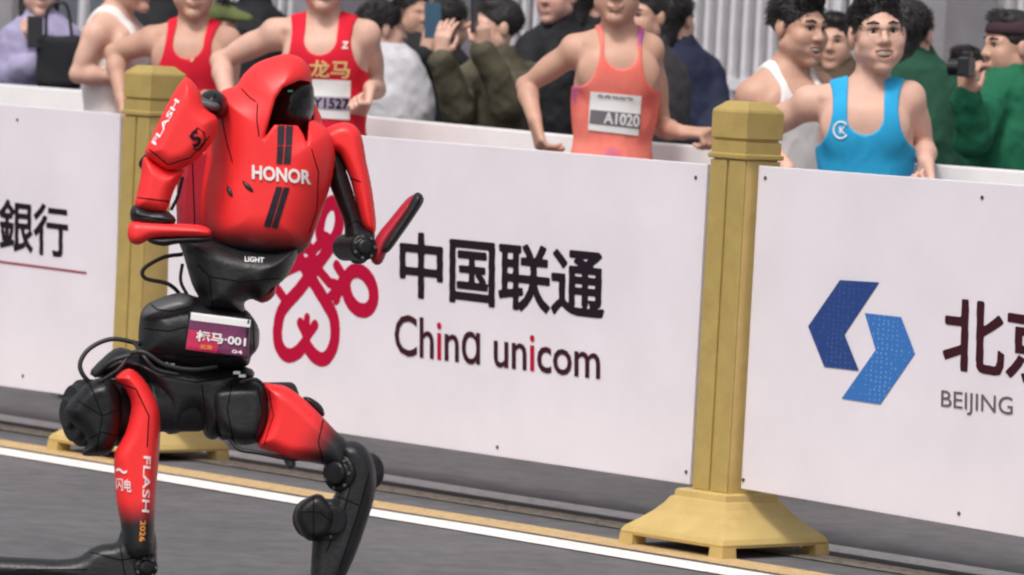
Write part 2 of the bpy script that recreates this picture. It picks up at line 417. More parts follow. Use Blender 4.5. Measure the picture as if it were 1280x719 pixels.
# ---- golden barrier posts
LP = 3.0174
def square(c, h, z, tilt=(0, 0)):
    return [c + D*a*h + N*bb*h + ZZ*z + (D*tilt[0]+N*tilt[1])*z for a, bb in ((-1, -1), (1, -1), (1, 1), (-1, 1))]
def post(u, label, tilt=(0, 0), dz=0.):
    c = fence(u, 0, 0); t = thing('fence_post', c, label, 'fence post', 'golden fence posts of the road barrier')
    S = lambda prof: [square(c, h, z, tilt) for z, h in prof]
    Bag().rings(S([(.186, .070), (1.222+dz, .070)])).build('shaft', M_gold, t, org=c)
    g = Bag()                                # two face boards on the front, a groove between them
    for a0, a1 in ((-.0765, -.004), (.006, .0765)):
        lo = [c + D*a + N*nn + ZZ*.188 + (D*tilt[0]+N*tilt[1])*.188 for a, nn in ((a0, .071), (a1, .071), (a1, .078), (a0, .078))]
        hi = [p + ZZ*(1.03+dz) + (D*tilt[0]+N*tilt[1])*1.03 for p in lo]
        o = Bag().rings([lo, hi]).build('face_board', M_gold, t, org=c, bevel=.0025)
    o = Bag(); lo = [c + D*a + N*nn + ZZ*.188 + (D*tilt[0]+N*tilt[1])*.188 for a, nn in ((.0712, -.0765), (.0765, -.0765), (.0765, .0695), (.0712, .0695))]
    o.rings([lo, [p + ZZ*(1.03+dz) + (D*tilt[0]+N*tilt[1])*1.03 for p in lo]]).build('side_board', M_gold2, t, org=c)
    Bag().rings(S([(1.222+dz, .080), (1.226+dz, .084), (1.236+dz, .084), (1.240+dz, .077), (1.276+dz, .077), (1.278+dz, .070), (1.285+dz, .070)])).build('cap_collar', M_gold, t, org=c)
    Bag().rings(S([(1.285+dz, .076), (1.288+dz, .079), (1.368+dz, .079), (1.376+dz, .076), (1.398+dz, .052), (1.402+dz, .046)])).build('cap', M_gold, t, org=c)
    prof = [(.034, .228), (.044, .231), (.060, .222), (.085, .190), (.112, .160), (.140, .136), (.160, .124), (.163, .116), (.182, .113), (.187, .104)]
    Bag().rings([square(c, h, z) for z, h in prof]).build('base', M_gold2, t, org=c)
    for a in (-1, 1):
        for bb in (-1, 1):
            q = c + D*a*.203 + N*bb*.203
            Bag().rings([[q + D*i*s*.031 + N*j*s*.031 + ZZ*z for i, j in ((-1, -1), (1, -1), (1, 1), (-1, 1))] for z, s in ((.0, 1.0), (.036, .92))]).build('foot', M_gold2, t, org=c)
    return t
post(0, 'gold fence post between the red knot board and the blue logo board', (.003, 0), .004)
post(-LP, 'gold fence post behind the robot, its base between the robot legs', (-.004, 0), -.004)

# ---- advertising boards on the barrier
def board(label, tl, tr, br, bl, ext=None, screws=()):
    nF = .034
    q = [np.array(on_plane(x, y, nF)) for x, y in (tl, tr, br, bl)]
    if ext == 'L':                            # goes on outside the frame
        for i, j in ((0, 1), (3, 2)):
            e = q[i]-q[j]; q[i] = q[j]+e*(2.9/abs(e[0]))
    if ext == 'R':
        for i, j in ((1, 0), (2, 3)):
            e = q[i]-q[j]; q[i] = q[j]+e*(2.85/abs(e[0]))
    mid = (q[0]+q[2])/2; org = fence(mid[0], nF, 0)
    t = thing('advertising_board', org, label, 'advertising board', 'white advertising boards hung between the gold posts')
    bb = Bag(); U = lambda p, n: fence(p[0], n, p[1])
    bb.rings([[U(p, nF-.014) for p in q], [U(p, nF) for p in q]]).build('board_sheet', M_panel, t, bevel=.003, org=org)
    e = Bag()                                 # thin aluminium edging round the sheet
    for i in range(4):
        a, c2 = q[i], q[(i+1) % 4]; dv = unit(c2-a); nv = np.array([-dv[1], dv[0]])
        pts = [a+nv*.0005, c2+nv*.0005, c2+nv*.007-dv*0, a+nv*.007]
    w0, w1 = q[0].copy(), q[1].copy()
    for x, y in screws:
        u, z = on_plane(x, y, nF); s = Bag(); pc = fence(u, nF-.004, z)
        s.tube([pc, pc+N*.007], .006, 8); s.build('screw', M_screw, t, org=org)
    # white top rail just behind the sheet
    return t, q, org, nF
bl_, qL, oL, nF = board('white advertising board at the left, lettered 銀行 over a thin red line', (-150, 117.6), (150, 142.5), (141, 502), (-155, 461), 'L', ((22, 150), (29, 470)))
bm_, qM, oM, _ = board('white advertising board with the red knot logo and China unicom lettering', (215, 150), (884.5, 205.3), (862, 606), (205, 509.5), None, ((622, 559), (870, 222), (858, 590)))
br_, qR, oR, _ = board('white advertising board at the right with the blue chevron logo', (948.5, 207), (1290, 232.7), (1288, 673.4), (926, 611), 'R', ((957, 222.5), (929.5, 600), (1228, 247), (1199, 642)))
# far barrier: white boards on the other side of the runners
def far_board(label, px0, px1, y0, y1):
    nn = -1.95; (u0, z0), (u1, z1) = on_plane(px0, y0, nn), on_plane(px1, y1, nn); u0 += .02; u1 -= .02
    org = fence((u0+u1)/2, nn, 0); t = thing('barrier_board', org, label, 'barrier board', 'white boards of the far barrier')
    Q4 = lambda n: [fence(u0, n, .22), fence(u1, n, .22), fence(u1, n, z1-.105), fence(u0, n, z0-.105)]
    Bag().rings([Q4(nn-.012), Q4(nn)]).build('board_sheet', M_panel, t, org=org, bevel=.003)
    r0 = [fence(u0, nn-.04, z0-.103), fence(u0, nn+.02, z0-.103), fence(u0, nn+.02, z0), fence(u0, nn-.04, z0)]
    r1 = [fence(u1, nn-.04, z1-.103), fence(u1, nn+.02, z1-.103), fence(u1, nn+.02, z1), fence(u1, nn-.04, z1)]
    Bag().rings([r0, r1]).build('top_rail', M_rail, t, org=org, bevel=.006)
    for uu in (u0+.12, u1-.12):
        Bag().box(fence(uu, nn-.03, .58), D*.02, N*.014, ZZ*.578).build('leg', M_screw, t, org=org)
        Bag().box(fence(uu, nn-.03, .012), D*.03, N*.09, ZZ*.011).build('foot', M_screw, t, org=org)
far_board('white far barrier board behind the runner in profile, left of the gold post', -330, 186, 79, 119.5)
far_board('white far barrier board between the red runner and the orange runner', 186, 742, 119.5, 172)
far_board('white far barrier board behind the right gold post', 742, 1118, 172, 202)
far_board('white far barrier board below the green jacket at the right edge', 1118, 1420, 202, 224)

nT = nF+.0025
# Chinese and Latin lettering: every character is a part
def slab_chars(txt, quad, n, material, parent, org, fat):
    T, Fs = glyphs(txt, 0, 0, .97)
    q = [on_plane(x, y, n) for x, y in quad]
    for ch, T2, F2 in clusters(T, Fs, len(txt)):
        U = bil(T2, *q); ed = {}
        for f in F2:
            for i in range(len(f)):
                a, c2 = f[i], f[(i+1) % len(f)]
                ed[(min(a, c2), max(a, c2))] = ed.get((min(a, c2), max(a, c2)), 0)+1
        E_ = [(U[a], U[c2]) for (a, c2), k in ed.items() if k == 1]
        def f(X):
            x, nn, y = X[:, 0], X[:, 1], X[:, 2]; d = np.full(len(X), 9., np.float32); s_ = np.zeros(len(X), bool)
            for a, c2 in E_:
                ex, ey = c2-a; wx, wy = x-a[0], y-a[1]; t = np.clip((wx*ex+wy*ey)/(ex*ex+ey*ey+1e-12), 0, 1)
                d = np.minimum(d, np.hypot(wx-ex*t, wy-ey*t))
                cr = (a[1] > y) != (c2[1] > y)
                if abs(ey) > 1e-9: s_ ^= cr & (x < a[0]+(y-a[1])*ex/ey)
            return np.maximum(np.where(s_, -d, d)-fat, np.abs(nn)-.0025)
        lo, hi = U.min(0)-.02, U.max(0)+.02
        V, Q = surf(f, (lo[0], -.009, lo[1]), (hi[0], .009, hi[1]), .0036, sparse=False)
        W = np.array([fence(u, n-.001+nn*.4, z) for u, nn, z in V]) - org
        link('chinese_character', mesh_np('chinese_character', W, Q, False), material, parent)
def clusters(T, Fs, want=None):               # split lettering into characters: runs of pieces that overlap along the line
    if want and want < 5 and want > 0:
        cx = np.array([T[list(f), 0].mean() for f in Fs]); cut = np.floor(cx*want).clip(0, want-1).astype(int)
    else:
        iv = sorted((T[list(f), 0].min(), T[list(f), 0].max(), i) for i, f in enumerate(Fs)); cut = np.zeros(len(Fs), int); k = 0; end = iv[0][1]
        for a, c2, i in iv:
            if a > end+1e-4: k += 1
            cut[i] = k; end = max(end, c2)
    for k in sorted(set(cut)):
        fs = [Fs[i] for i in range(len(Fs)) if cut[i] == k]; used = sorted({v for f in fs for v in f}); mp = {v: i for i, v in enumerate(used)}
        yield k, T[used], [[mp[v] for v in f] for f in fs]
def latin(txt, quad, n, material, parent, org, bold, red=None):
    T, Fs = glyphs(txt, bold, 0, .98); q = [on_plane(x, y, n) for x, y in quad]
    for k, T2, F2 in clusters(T, Fs):
        V = [fence(u, n, z) for u, z in bil(T2, *q)]
        raw_obj('letter', V, F2, red if red and np.ptp(T2[:, 0]) < .035 else material, parent, org)
slab_chars('中国联通', ((500.5, 290.5), (754.5, 315.5), (753, 399.5), (500.5, 369)), nT, M_ink, bm_, oM, .0062)
latin('Chinɑ unicom', ((493, 391.5), (750, 427), (750, 475), (493, 444)), nT, M_brown, bm_, oM, .010, M_crim)
slab_chars('銀行', ((-1, 249), (84, 259.5), (84, 322), (-1, 311)), nT, M_ink, bl_, oL, .0045)
q = [on_plane(x, y, nT) for x, y in ((-60, 318), (108, 340), (108, 342.6), (-60, 320.6))]
raw_obj('red_line', [fence(u, nT, z) for u, z in q], [(0, 1, 2, 3)], mat('dull red ink', (.32, .03, .05), .6), bl_, oL)
slab_chars('北京', ((1181, 371), (1331, 388), (1330, 485), (1179, 459)), nT, M_brown, br_, oR, .0055)
latin('BEIJING', ((1176.5, 487.5), (1266, 496.5), (1265.5, 526), (1176, 514.5)), nT, mat('grey brown ink', (.12, .09, .10), .6), br_, oR, .0)
# blue logo: two interlocking chevrons with printed dots
def dot_mat(name, a, bcol, sc):
    M = mat(name, a, .6); t = M.node_tree; bs = t.nodes['Principled BSDF']; tc = t.nodes.new('ShaderNodeTexCoord')
    v = t.nodes.new('ShaderNodeTexVoronoi'); v.inputs['Scale'].default_value = sc; v.inputs['Randomness'].default_value = .35
    n = t.nodes.new('ShaderNodeTexNoise'); n.inputs['Scale'].default_value = 4
    r = t.nodes.new('ShaderNodeValToRGB'); r.color_ramp.elements[0].color = (*bcol, 1); r.color_ramp.elements[1].color = (*a, 1); r.color_ramp.elements[0].position = .18; r.color_ramp.elements[1].position = .34
    mx = t.nodes.new('ShaderNodeMix'); mx.data_type = 'RGBA'; mx.inputs['A'].default_value = (*a, 1)
    t.links.new(tc.outputs['Object'], v.inputs['Vector']); t.links.new(tc.outputs['Object'], n.inputs['Vector']); t.links.new(v.outputs['Distance'], r.inputs['Fac'])
    t.links.new(n.outputs['Fac'], mx.inputs['Factor']); t.links.new(r.outputs['Color'], mx.inputs['B']); t.links.new(mx.outputs['Result'], bs.inputs['Base Color']); return M
cp = lambda pts: [(940+x/1.385, 200+y/1.385) for x, y in pts]
for nm, M, pts in (('dark_chevron', dot_mat('navy dotted ink', (.012, .045, .20), (.07, .16, .42), 70), [(152, 208), (220, 212), (160, 302), (185, 365), (125, 358), (97, 288)]),
                   ('light_chevron', dot_mat('blue dotted ink', (.03, .15, .46), (.22, .42, .72), 70), [(195, 265), (258, 272), (282, 335), (222, 423), (155, 413), (214, 329)])):
    V = [fence(*(lambda a: (a[0], nT, a[1]))(on_plane(x, y, nT))) for x, y in cp(pts)]
    raw_obj(nm, V, [tuple(range(6))], M, br_, oR)
# red knot logo: thick strokes as a 2 mm print
def knot():
    c8 = lambda x, y: np.array(on_plane(330+x/2.662, 230+y/2.662, nT))
    strokes = []
    add = lambda pts, r, sm=True: strokes.append(([tuple(p) for p in (spline([c8(*p) for p in pts], 5) if sm else [c8(*p) for p in pts])], r))
    R1 = .0262
    add([(246, 75), (250, 130), (228, 195), (180, 265), (118, 350), (62, 415), (45, 475), (48, 535), (75, 570), (108, 562), (132, 535)], R1)
    add([(98, 205), (125, 262), (160, 320), (205, 395), (232, 450), (232, 530), (205, 580), (170, 575), (138, 535)], R1)
    add([(246, 75), (222, 62), (196, 92), (184, 150), (196, 190), (225, 190)], R1)
    ring = [(318+46*math.cos(a)+6*math.sin(a), 355+66*math.sin(a)+8*math.cos(a)) for a in np.linspace(0, 2*math.pi, 22)]; add(ring, R1)
    ring = [(0+44*math.cos(a), 268+64*math.sin(a)) for a in np.linspace(0, 2*math.pi, 22)]; add(ring, R1)
    add([(180, 285), (218, 330), (262, 340)], .019, False); add([(240, 270), (262, 305)], .019, False); add([(222, 372), (262, 352)], .019, False)
    add([(205, 175), (160, 225), (120, 205)], .019, False); add([(120, 270), (165, 250)], .019, False); add([(262, 305), (240, 385)], .019, False); add([(40, 345), (62, 375)], .019, False); add([(118, 270), (50, 300)], .019, False); add([(140, 190), (160, 232)], .019, False)
    add([(120, 462), (140, 505)], .020, False); add([(168, 470), (140, 510)], .020, False); add([(142, 445), (138, 545)], .017, False)
    segs = [(np.array(p[i]), np.array(p[i+1]), r) for p, r in strokes for i in range(len(p)-1)]
    def f(X):
        u, n, z = X[:, 0], X[:, 1], X[:, 2]; d = np.full(len(X), 9., np.float32)
        for a, bq, r in segs:
            e = bq-a; L = float(e@e)+1e-9; wx, wz = u-a[0], z-a[1]; t = np.clip((wx*e[0]+wz*e[1])/L, 0, 1)
            d = np.minimum(d, np.hypot(wx-e[0]*t, wz-e[1]*t)-r)
        return np.maximum(d, np.abs(n)-.0025)
    P_ = np.array([p for s in strokes for p in s[0]]); lo, hi = P_.min(0)-.03, P_.max(0)+.03
    V, Q = surf(f, (lo[0], -.009, lo[1]), (hi[0], .009, hi[1]), .004, sparse=False)
    W = np.array([fence(u, nT-.001+n*.4, z) for u, n, z in V]) - oM
    link('red_knot_logo', mesh_np('red_knot_logo', W, Q, False), M_crim, bm_)
knot()

# ================================================================== THE ROBOT
RD = 11.8; RS = F/RD
def ring_spline(poly, n=3):
    p = [np.array(q, float) for q in poly]; L = len(p); o = []
    for i in range(L):
        a, b_, c, d = p[i-1], p[i], p[(i+1) % L], p[(i+2) % L]
        for t in np.linspace(0, 1, n, endpoint=False):
            o.append(.5*(2*b_+(c-a)*t+(2*a-5*b_+4*c-d)*t*t+(3*b_-a-3*c+d)*t**3))
    return o
def pil(poly, dc, T, wd, sm=3, base=RD):     # a solid with the given outline: rounded, half-thickness T, edge radius wd
    pf = poly2(ring_spline(poly, sm) if sm > 1 else poly); S_ = F/base; wd = wd*.72
    cf, cr_, cu = [np.array(a, np.float32) for a in (c_f, c_r, c_u)]; cc = CAM.astype(np.float32)
    def fn(X):
        v = X-cc; d = v@cf; x = 640+F*(v@cr_)/d; y = 359.5-F*(v@cu)/d
        e = pf(x, y)/S_; k = 1-np.clip(-e/wd, 0, 1); h = T*np.sqrt(np.maximum(1-k*k, 0))
        return np.maximum(e, .6*(np.abs(d-(base+dc))-h))
    fn.box = (np.array(poly).min(0), np.array(poly).max(0), dc, T, base); return fn
def box_of(fns, pad=.02):
    lo = np.full(3, 9e9); hi = -lo
    for fn in fns:
        (x0, y0), (x1, y1), dc, T, base = fn.box
        for x in (x0, x1):
            for y in (y0, y1):
                for d in (base+dc-T, base+dc+T): p = P(x, y, d); lo = np.minimum(lo, p); hi = np.maximum(hi, p)
    return lo-pad, hi+pad
rg = P(262, 500, RD).copy(); rg[2] = 0
robot = thing('humanoid_robot', rg, 'red and black humanoid robot running in front of the barrier, HONOR on its chest', 'robot')
M_gap = mat('dark panel gap', (.006, .005, .006), .8, spec=.1)
def seam_line(pts, f, parent, r=.0017):
    d = np.concatenate([np.linspace(a, b_, max(3, int(np.hypot(*(np.array(b_)-a))/2.5)))[:-1] for a, b_ in zip(pts, pts[1:])] + [np.array([pts[-1]], float)])
    X = np.array([ray(x, y) for x, y in d]); ds = np.arange(RD-.35, RD+.3, .005)
    v = f((CAM+X[:, None]*ds[None, :, None]).reshape(-1, 3).astype(np.float32)).reshape(len(d), -1)
    run = []
    for i in range(len(d)):
        h = np.flatnonzero(v[i] < 0)
        ok = len(h) and h[0] > 0 and (not run or abs(ds[h[0]]-run[-1][1]) < .03)
        if ok:
            j = h[0]; q = ds[j-1]+.005*v[i, j-1]/(v[i, j-1]-v[i, j]); run.append((CAM+X[i]*(q+.0004), ds[j]))
        if (not ok or i == len(d)-1):
            if len(run) > 3: Bag().tube([p for p, _ in run], [r*.4]+[r]*(len(run)-2)+[r*.4], 6).build('seam', M_gap, parent if parent.parent is robot else parent.parent, smooth=True, org=rg)
            run = []
def near_of(f, depth=.006):                   # keeps only what lies within `depth` of a surface (for shallow grooves)
    return lambda X: np.abs(f(X))-depth
def rpart(name, fns, material, parent=None, vox=.004, k=.008, subs=(), cuts=()):
    f = Fld(); base = Fld()
    for g in fns: f.add(g, k); base.add(g, k)
    for g in cuts: f.cut(g, .004)
    lo, hi = box_of(fns); o = sobj(name, f, lo, hi, vox, material, parent or robot, rg, sparse=False)
    for g in subs: seam_line(g.pts, f, o)
    return o, f
R_ = lambda x, y, dd=0.: P(x, y, RD+dd)
def drum(x, y, r, a0, a1, ang=0.):            # short cylinder, axis from dd a0 to a1 (turned ang degrees to the image right)
    c = R_(x, y); ax = unit(c_f*math.cos(math.radians(ang)) - c_r*math.sin(math.radians(ang)))
    return c+ax*a0, c+ax*a1, r/RS
def drum_part(name, specs, material, parent=None, vox=.004):
    f = Fld(); lo = np.full(3, 9e9); hi = -lo
    for a, b_, r in specs:
        f.add(cyl(a, b_, r, .006), .003)
        for p in (a, b_): lo = np.minimum(lo, p-r*1.05-.01); hi = np.maximum(hi, p+r*1.05+.01)
    ob = sobj(name, f, lo, hi, vox, material, parent or robot, rg, sparse=False)
    a, b_, r = specs[-1]; a0, _, r0 = specs[0]; ax = unit(b_-a); e1 = unit(np.cross(ax, c_u)); e2 = np.cross(ax, e1); rm = r0*.80
    for q in np.arange(7)*2*math.pi/7: p = a0+(e1*math.cos(q)+e2*math.sin(q))*rm; Bag().tube([p-ax*.004, p+ax*.006], .0042, 6).build('bolt', M_dgrey, ob, org=rg)
    return ob, f
def limb(name, pts, material, parent=None, vox=.004, k=.02, extra=(), subs=()):   # chain of round cones, pts = (x, y, dd, r_px)
    f = Fld(); lo = np.full(3, 9e9); hi = -lo
    Q = [(R_(x, y, dd), r/RS) for x, y, dd, r in pts]
    for (a, ra), (b_, rb) in zip(Q, Q[1:]): f.add(cone(a, b_, ra, rb), k)
    for p, r in Q: lo = np.minimum(lo, p-r-.02); hi = np.maximum(hi, p+r+.02)
    for g in extra: f.add(g, .008)
    for g in subs: f.sub(g, .004)
    return sobj(name, f, lo, hi, vox, material, parent or robot, rg, sparse=False), f
def hose(name, pts, r, parent=None, material=None):
    return Bag().tube(spline([R_(*p) for p in pts], 9), r/RS, 9).build(name, material or M_rub, parent or robot, smooth=True, org=rg)
def groove(pts, r=1.3):                       # thin panel line cut into a surface (runs through depth)
    q = [np.array(p, float) for p in pts]; cf, cr_, cu = [np.array(a, np.float32) for a in (c_f, c_r, c_u)]
    def fn(X):
        v = X-CAM.astype(np.float32); d = v@cf; x = 640+F*(v@cr_)/d; y = 359.5-F*(v@cu)/d; o = np.full(len(X), 9e9, np.float32)
        for a, b_ in zip(q, q[1:]):
            e = b_-a; t = np.clip(((x-a[0])*e[0]+(y-a[1])*e[1])/(e@e), 0, 1); o = np.minimum(o, np.hypot(x-a[0]-e[0]*t, y-a[1]-e[1]*t)-r)
        return o/RS
    fn.pts = pts
    return fn
def prism(poly, d0, d1):
    pf = poly2(poly); cf, cr_, cu = [np.array(a, np.float32) for a in (c_f, c_r, c_u)]
    def fn(X):
        v = X-CAM.astype(np.float32); d = v@cf; x = 640+F*(v@cr_)/d; y = 359.5-F*(v@cu)/d
        return np.maximum(pf(x, y)/RS, np.maximum(RD+d0-d, d-RD-d1))
    return fn

# torso: hooded red shell fading to black at the waist
o2 = lambda x, y: tuple(R_(x, y) - rg)
M_torso = fade_mat('red torso paint fading to black', RED, BLACK, o2(326, 276), o2(322, 314), .48)
shell_poly = [(268, 123), (279, 112.5), (295, 107), (303, 95), (317, 81), (338, 72), (358, 67.5), (376, 72), (386, 84), (390, 100), (389, 128), (390, 148), (402, 155), (413, 167), (418.5, 190), (416, 220), (407, 252), (394, 288), (378, 316), (330, 326), (285, 320), (262, 300), (257, 272), (258, 240), (264, 205), (265, 170), (266, 145)]
chest = ell(R_(344, 200, .0), np.array([c_r, c_f, c_u]), (.135, .165, .165))
back_ = pil([(262, 135), (285, 112), (330, 100), (385, 120), (405, 165), (400, 260), (370, 316), (300, 318), (255, 300), (248, 250), (256, 190)], .10, .12, .12)
shell = pil(shell_poly, .0, .135, .155)
outer = Fld().add(shell, .02).add(back_, .03)
hood_cut = prism([(374, 100.5), (388, 102), (391, 128), (392, 150), (386, 152), (384, 181), (379, 168), (372, 157), (343, 156), (329.5, 174), (338, 146), (344, 124), (353, 110)], -.3, .045)
seam = lambda pts, dep=.007, r=1.2: (lambda g, h: (lambda X: np.maximum(g(X), h(X))))(groove(pts, r), near_of(outer, dep))
tf = Fld().add(shell, .02).add(back_, .03).sub(hood_cut, .006)
lo, hi = box_of([shell, back_])
torso = sobj('torso_shell', tf, lo, hi, .0036, M_torso, robot, rg, sparse=False)
for pts in ([(275, 126), (278, 150), (283, 176), (291, 204)], [(322, 128), (321, 150), (324, 172)], [(301, 110), (312, 122), (321, 128)], [(389, 185), (398, 215), (396, 262), (386, 292)]):
    seam_line(pts, tf, torso)
# slit vents on the flank
for a, b_ in (((303, 226), (317, 241)), ((284, 232), (291, 247))):
    pt = shoot(outer, np.linspace(a[0], b_[0], 5), np.linspace(a[1], b_[1], 5), RD-.4, RD+.2, -.001)
    Bag().tube(pt, [.001, .005, .006, .005, .001], 8).build('vent', M_blk, torso, smooth=True, org=rg)
# visor deep in the hood, with its green status lamp
vis = pil([(345, 96), (378, 92), (392, 110), (391, 150), (378, 168), (345, 166), (330, 150), (334, 118)], .045, .10, .11)
o, fv = rpart('visor', [vis], M_visor)
M_led = mat('green status lamp', (.02, .5, .25), .4); M_led.node_tree.nodes['Principled BSDF'].inputs['Emission Color'].default_value = (.1, 1, .55, 1); M_led.node_tree.nodes['Principled BSDF'].inputs['Emission Strength'].default_value = .12
o = patch_on('status_lamp', ((359.5, 113), (365.5, 112.5), (366, 115), (360, 115.2)), fv, RD-.3, RD+.3, M_led, robot, rg, .002, 4)
# dark stripe down the chest, in segments
M_stripe = mat('dark violet chest inlay', (.022, .016, .026), .3, var=.5, vscale=20)
for i, qd in enumerate((((347, 157), (356, 157), (355, 181), (346.5, 181)), ((357.5, 157), (366.5, 157.5), (365, 181), (356.5, 181)), ((346.5, 182.5), (354.5, 182.5), (353, 205), (345.5, 205)), ((356, 182.5), (365, 182.5), (363, 205), (354.5, 205)), ((345.5, 233), (353, 234), (338, 285), (329.5, 283)), ((354.5, 234), (362, 235), (346.5, 286), (339.5, 285)))):
    patch_on('chest_inlay', qd, tf, RD-.4, RD+.2, M_stripe, torso, rg, .002)
text_on('chest_lettering', 'HONOR', ((315, 206), (389, 213), (389, 231), (315, 224)), tf, RD-.4, RD+.2, M_white, torso, rg, .035, .004)
# black abdomen and waist
o, fa = rpart('abdomen', [pil([(224, 298), (250, 292), (300, 306), (345, 312), (374, 305), (371, 322), (360, 344), (345, 360), (338, 372), (326, 378), (314, 374), (305, 380), (304, 394), (252, 392), (248, 372), (240, 356), (229, 318)], .0, .135, .08)], M_blk, subs=[groove([(262, 346), (300, 352), (352, 348)], 1.0), groove([(246, 330), (262, 346), (266, 388)], 1.0)])
text_on('abdomen_lettering', 'LIGHT', ((306, 320.5), (330, 322), (330, 328.5), (306, 327)), fa, RD-.4, RD+.2, M_white, robot, rg, .02, .003)
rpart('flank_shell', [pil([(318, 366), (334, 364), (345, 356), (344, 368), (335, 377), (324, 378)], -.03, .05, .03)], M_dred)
rpart('back_unit', [pil([(226, 196), (250, 182), (268, 190), (280, 250), (278, 292), (240, 296), (221, 282)], .13, .075, .03)], M_dred, subs=[groove([(240, 190), (244, 292)], 1.)])  # body red, its shade under the arm painted into the colour
# right arm (nearer): shoulder, upper arm, elbow, forearm
rpart('shoulder_joint', [pil([(252, 118), (268, 112), (284, 124), (280, 146), (262, 148), (250, 136)], -.10, .07, .04)], M_blk2, subs=[groove([(258, 140), (270, 118)], 1.2)])
rpart('shoulder_plate', [pil([(240, 124), (252, 121), (272, 127), (276, 134), (270, 140), (252, 138), (243, 132)], -.15, .03, .02)], M_dgrey)
ua = pil([(231, 97), (242, 103), (250, 116), (257, 135), (272, 148), (268, 172), (260, 185), (241, 204), (226, 211), (209, 213), (192, 202), (181, 191), (189, 172), (203, 142), (217, 116)], -.16, .062, .055)
o_ua, f_ua = rpart('upper_arm_shell', [ua], M_red, vox=.0034, subs=[groove([(186, 186), (210, 206), (238, 197), (262, 170)], 1.1)])
text_on('arm_lettering', 'FLASH', ((189, 178), (219, 123), (224.5, 126.5), (194.5, 182)), f_ua, RD-.4, RD+.2, M_white, o_ua, rg, .02, .003)
text_on('arm_emblem', 'S', ((236, 168), (246, 160), (253, 178), (243, 187)), f_ua, RD-.4, RD+.2, M_ink, o_ua, rg, .03, .003)
ang = Bag().tube(shoot(f_ua, [237, 247, 255, 256, 249, 242], [171, 160, 166, 178, 188, 186], RD-.4, RD+.2, .0), .0022, 6).build('arm_emblem', M_ink, o_ua, smooth=True, org=rg)
limb('elbow_rod', [(186, 197, -.13, 6), (182, 205, -.12, 6), (190, 215, -.12, 8)], M_blk2)
rpart('lower_arm_shell', [pil([(180, 196), (194, 203), (213, 213), (230, 211), (223, 228), (216, 242), (207, 265), (190, 266), (169, 259), (172, 238), (176, 218)], -.15, .05, .045)], M_red, vox=.0034, subs=[groove([(172, 247), (212, 252)], 1.)])
rpart('elbow_joint', [pil([(167, 256), (188, 262), (207, 263), (220, 274), (212, 283), (180, 284), (163, 274)], -.15, .045, .03)], M_blk, subs=[groove([(166, 268), (214, 276)], 1.)])
hose('arm_rod', [(214, 262, -.13), (222, 246, -.11), (228, 222, -.08)], 2.2)
rpart('forearm_shell', [pil([(165, 277), (190, 277), (216, 279), (246, 281), (260, 285), (264, 291), (258, 297), (220, 297), (190, 299), (174, 306), (163, 303), (159, 291)], -.17, .032, .03)], M_red, vox=.003)
rpart('forearm_underside', [pil([(184, 297), (220, 295), (258, 294), (265, 298), (258, 303), (222, 305), (205, 308), (188, 304)], -.165, .03, .025)], M_blk, vox=.003)
# left arm (beyond the chest)
rpart('upper_arm_shell', [pil([(400, 168), (412, 158), (428, 153), (442, 156), (452, 170), (458, 202), (465, 236), (470.5, 284), (464, 292), (454, 284), (446, 257), (437, 223), (424, 194), (412, 188)], .05, .05, .035)], M_red, vox=.0034, subs=[groove([(424, 192), (438, 222), (452, 228)], 1.)])
rpart('arm_frame', [pil([(412, 190), (424, 192), (437, 226), (447, 258), (457, 284), (468, 288), (467, 308), (457, 328), (440, 329), (431, 310), (430, 280), (420, 252), (411, 226)], .05, .05, .045)], M_blk, subs=[groove([(432, 284), (446, 276), (458, 288)], 1.1), groove([(434, 308), (452, 302), (466, 304)], 1.1)])
drum_part('elbow_joint', [drum(450, 309, 17, -.035, .12, 20), drum(450, 309, 10, -.045, -.02, 20)], M_blk2)
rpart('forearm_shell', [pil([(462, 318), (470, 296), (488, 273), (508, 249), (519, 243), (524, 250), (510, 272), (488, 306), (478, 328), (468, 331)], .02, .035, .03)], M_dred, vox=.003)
rpart('forearm_underside', [pil([(518, 242), (527, 243), (529.5, 252), (520, 268), (502, 294), (485, 316), (476, 312), (487, 292), (505, 265)], .0, .035, .028)], M_blk, vox=.003)
# pelvis housing
M_pel = M_blk
rpart('pelvis_housing', [pil([(174, 404), (177, 389), (187, 378), (204, 372), (226, 366), (250, 372), (300, 384), (314, 394), (324, 412), (323, 434), (314, 446), (308, 458), (270, 462), (215, 458), (176, 450), (173, 428)], .0, .13, .10)], M_blk, subs=[groove([(174, 410), (210, 414), (236, 408)], 1.2), groove([(178, 440), (240, 446), (310, 446)], 1.), groove([(316, 396), (318, 444)], 1.)])
rpart('pelvis_lid', [pil([(177, 396), (182, 384), (196, 374), (224, 366), (242, 372), (240, 392), (212, 402), (186, 402)], -.075, .065, .05)], M_dgrey, subs=[groove([(188, 380), (196, 387), (216, 389), (238, 383)], 1.8)])
o, fb = rpart('bib_plate', [pil([(236, 388), (314, 398), (311, 448), (230, 438)], -.128, .012, .01, sm=1)], M_blk, vox=.003)
def bib_mat():
    M = mat('race bib print', (.06, .02, .05), .5); return M
patch_on('bib_print', ((237, 400), (312.5, 409), (309.5, 446), (232, 437)), fb, RD-.4, RD+.2, mat('plum bib print', (.17, .03, .10), .5, var=.35, vscale=16), robot, rg, .002)
patch_on('bib_print', ((236, 412), (276, 418), (271, 442), (232, 436.5)), fb, RD-.4, RD+.2, mat('magenta bib print', (.55, .02, .09), .5, var=.4, vscale=14), robot, rg, .0035)
patch_on('bib_print', ((239, 390.5), (313.5, 400), (312.5, 409.5), (238, 400)), fb, RD-.4, RD+.2, M_white, robot, rg, .0035)
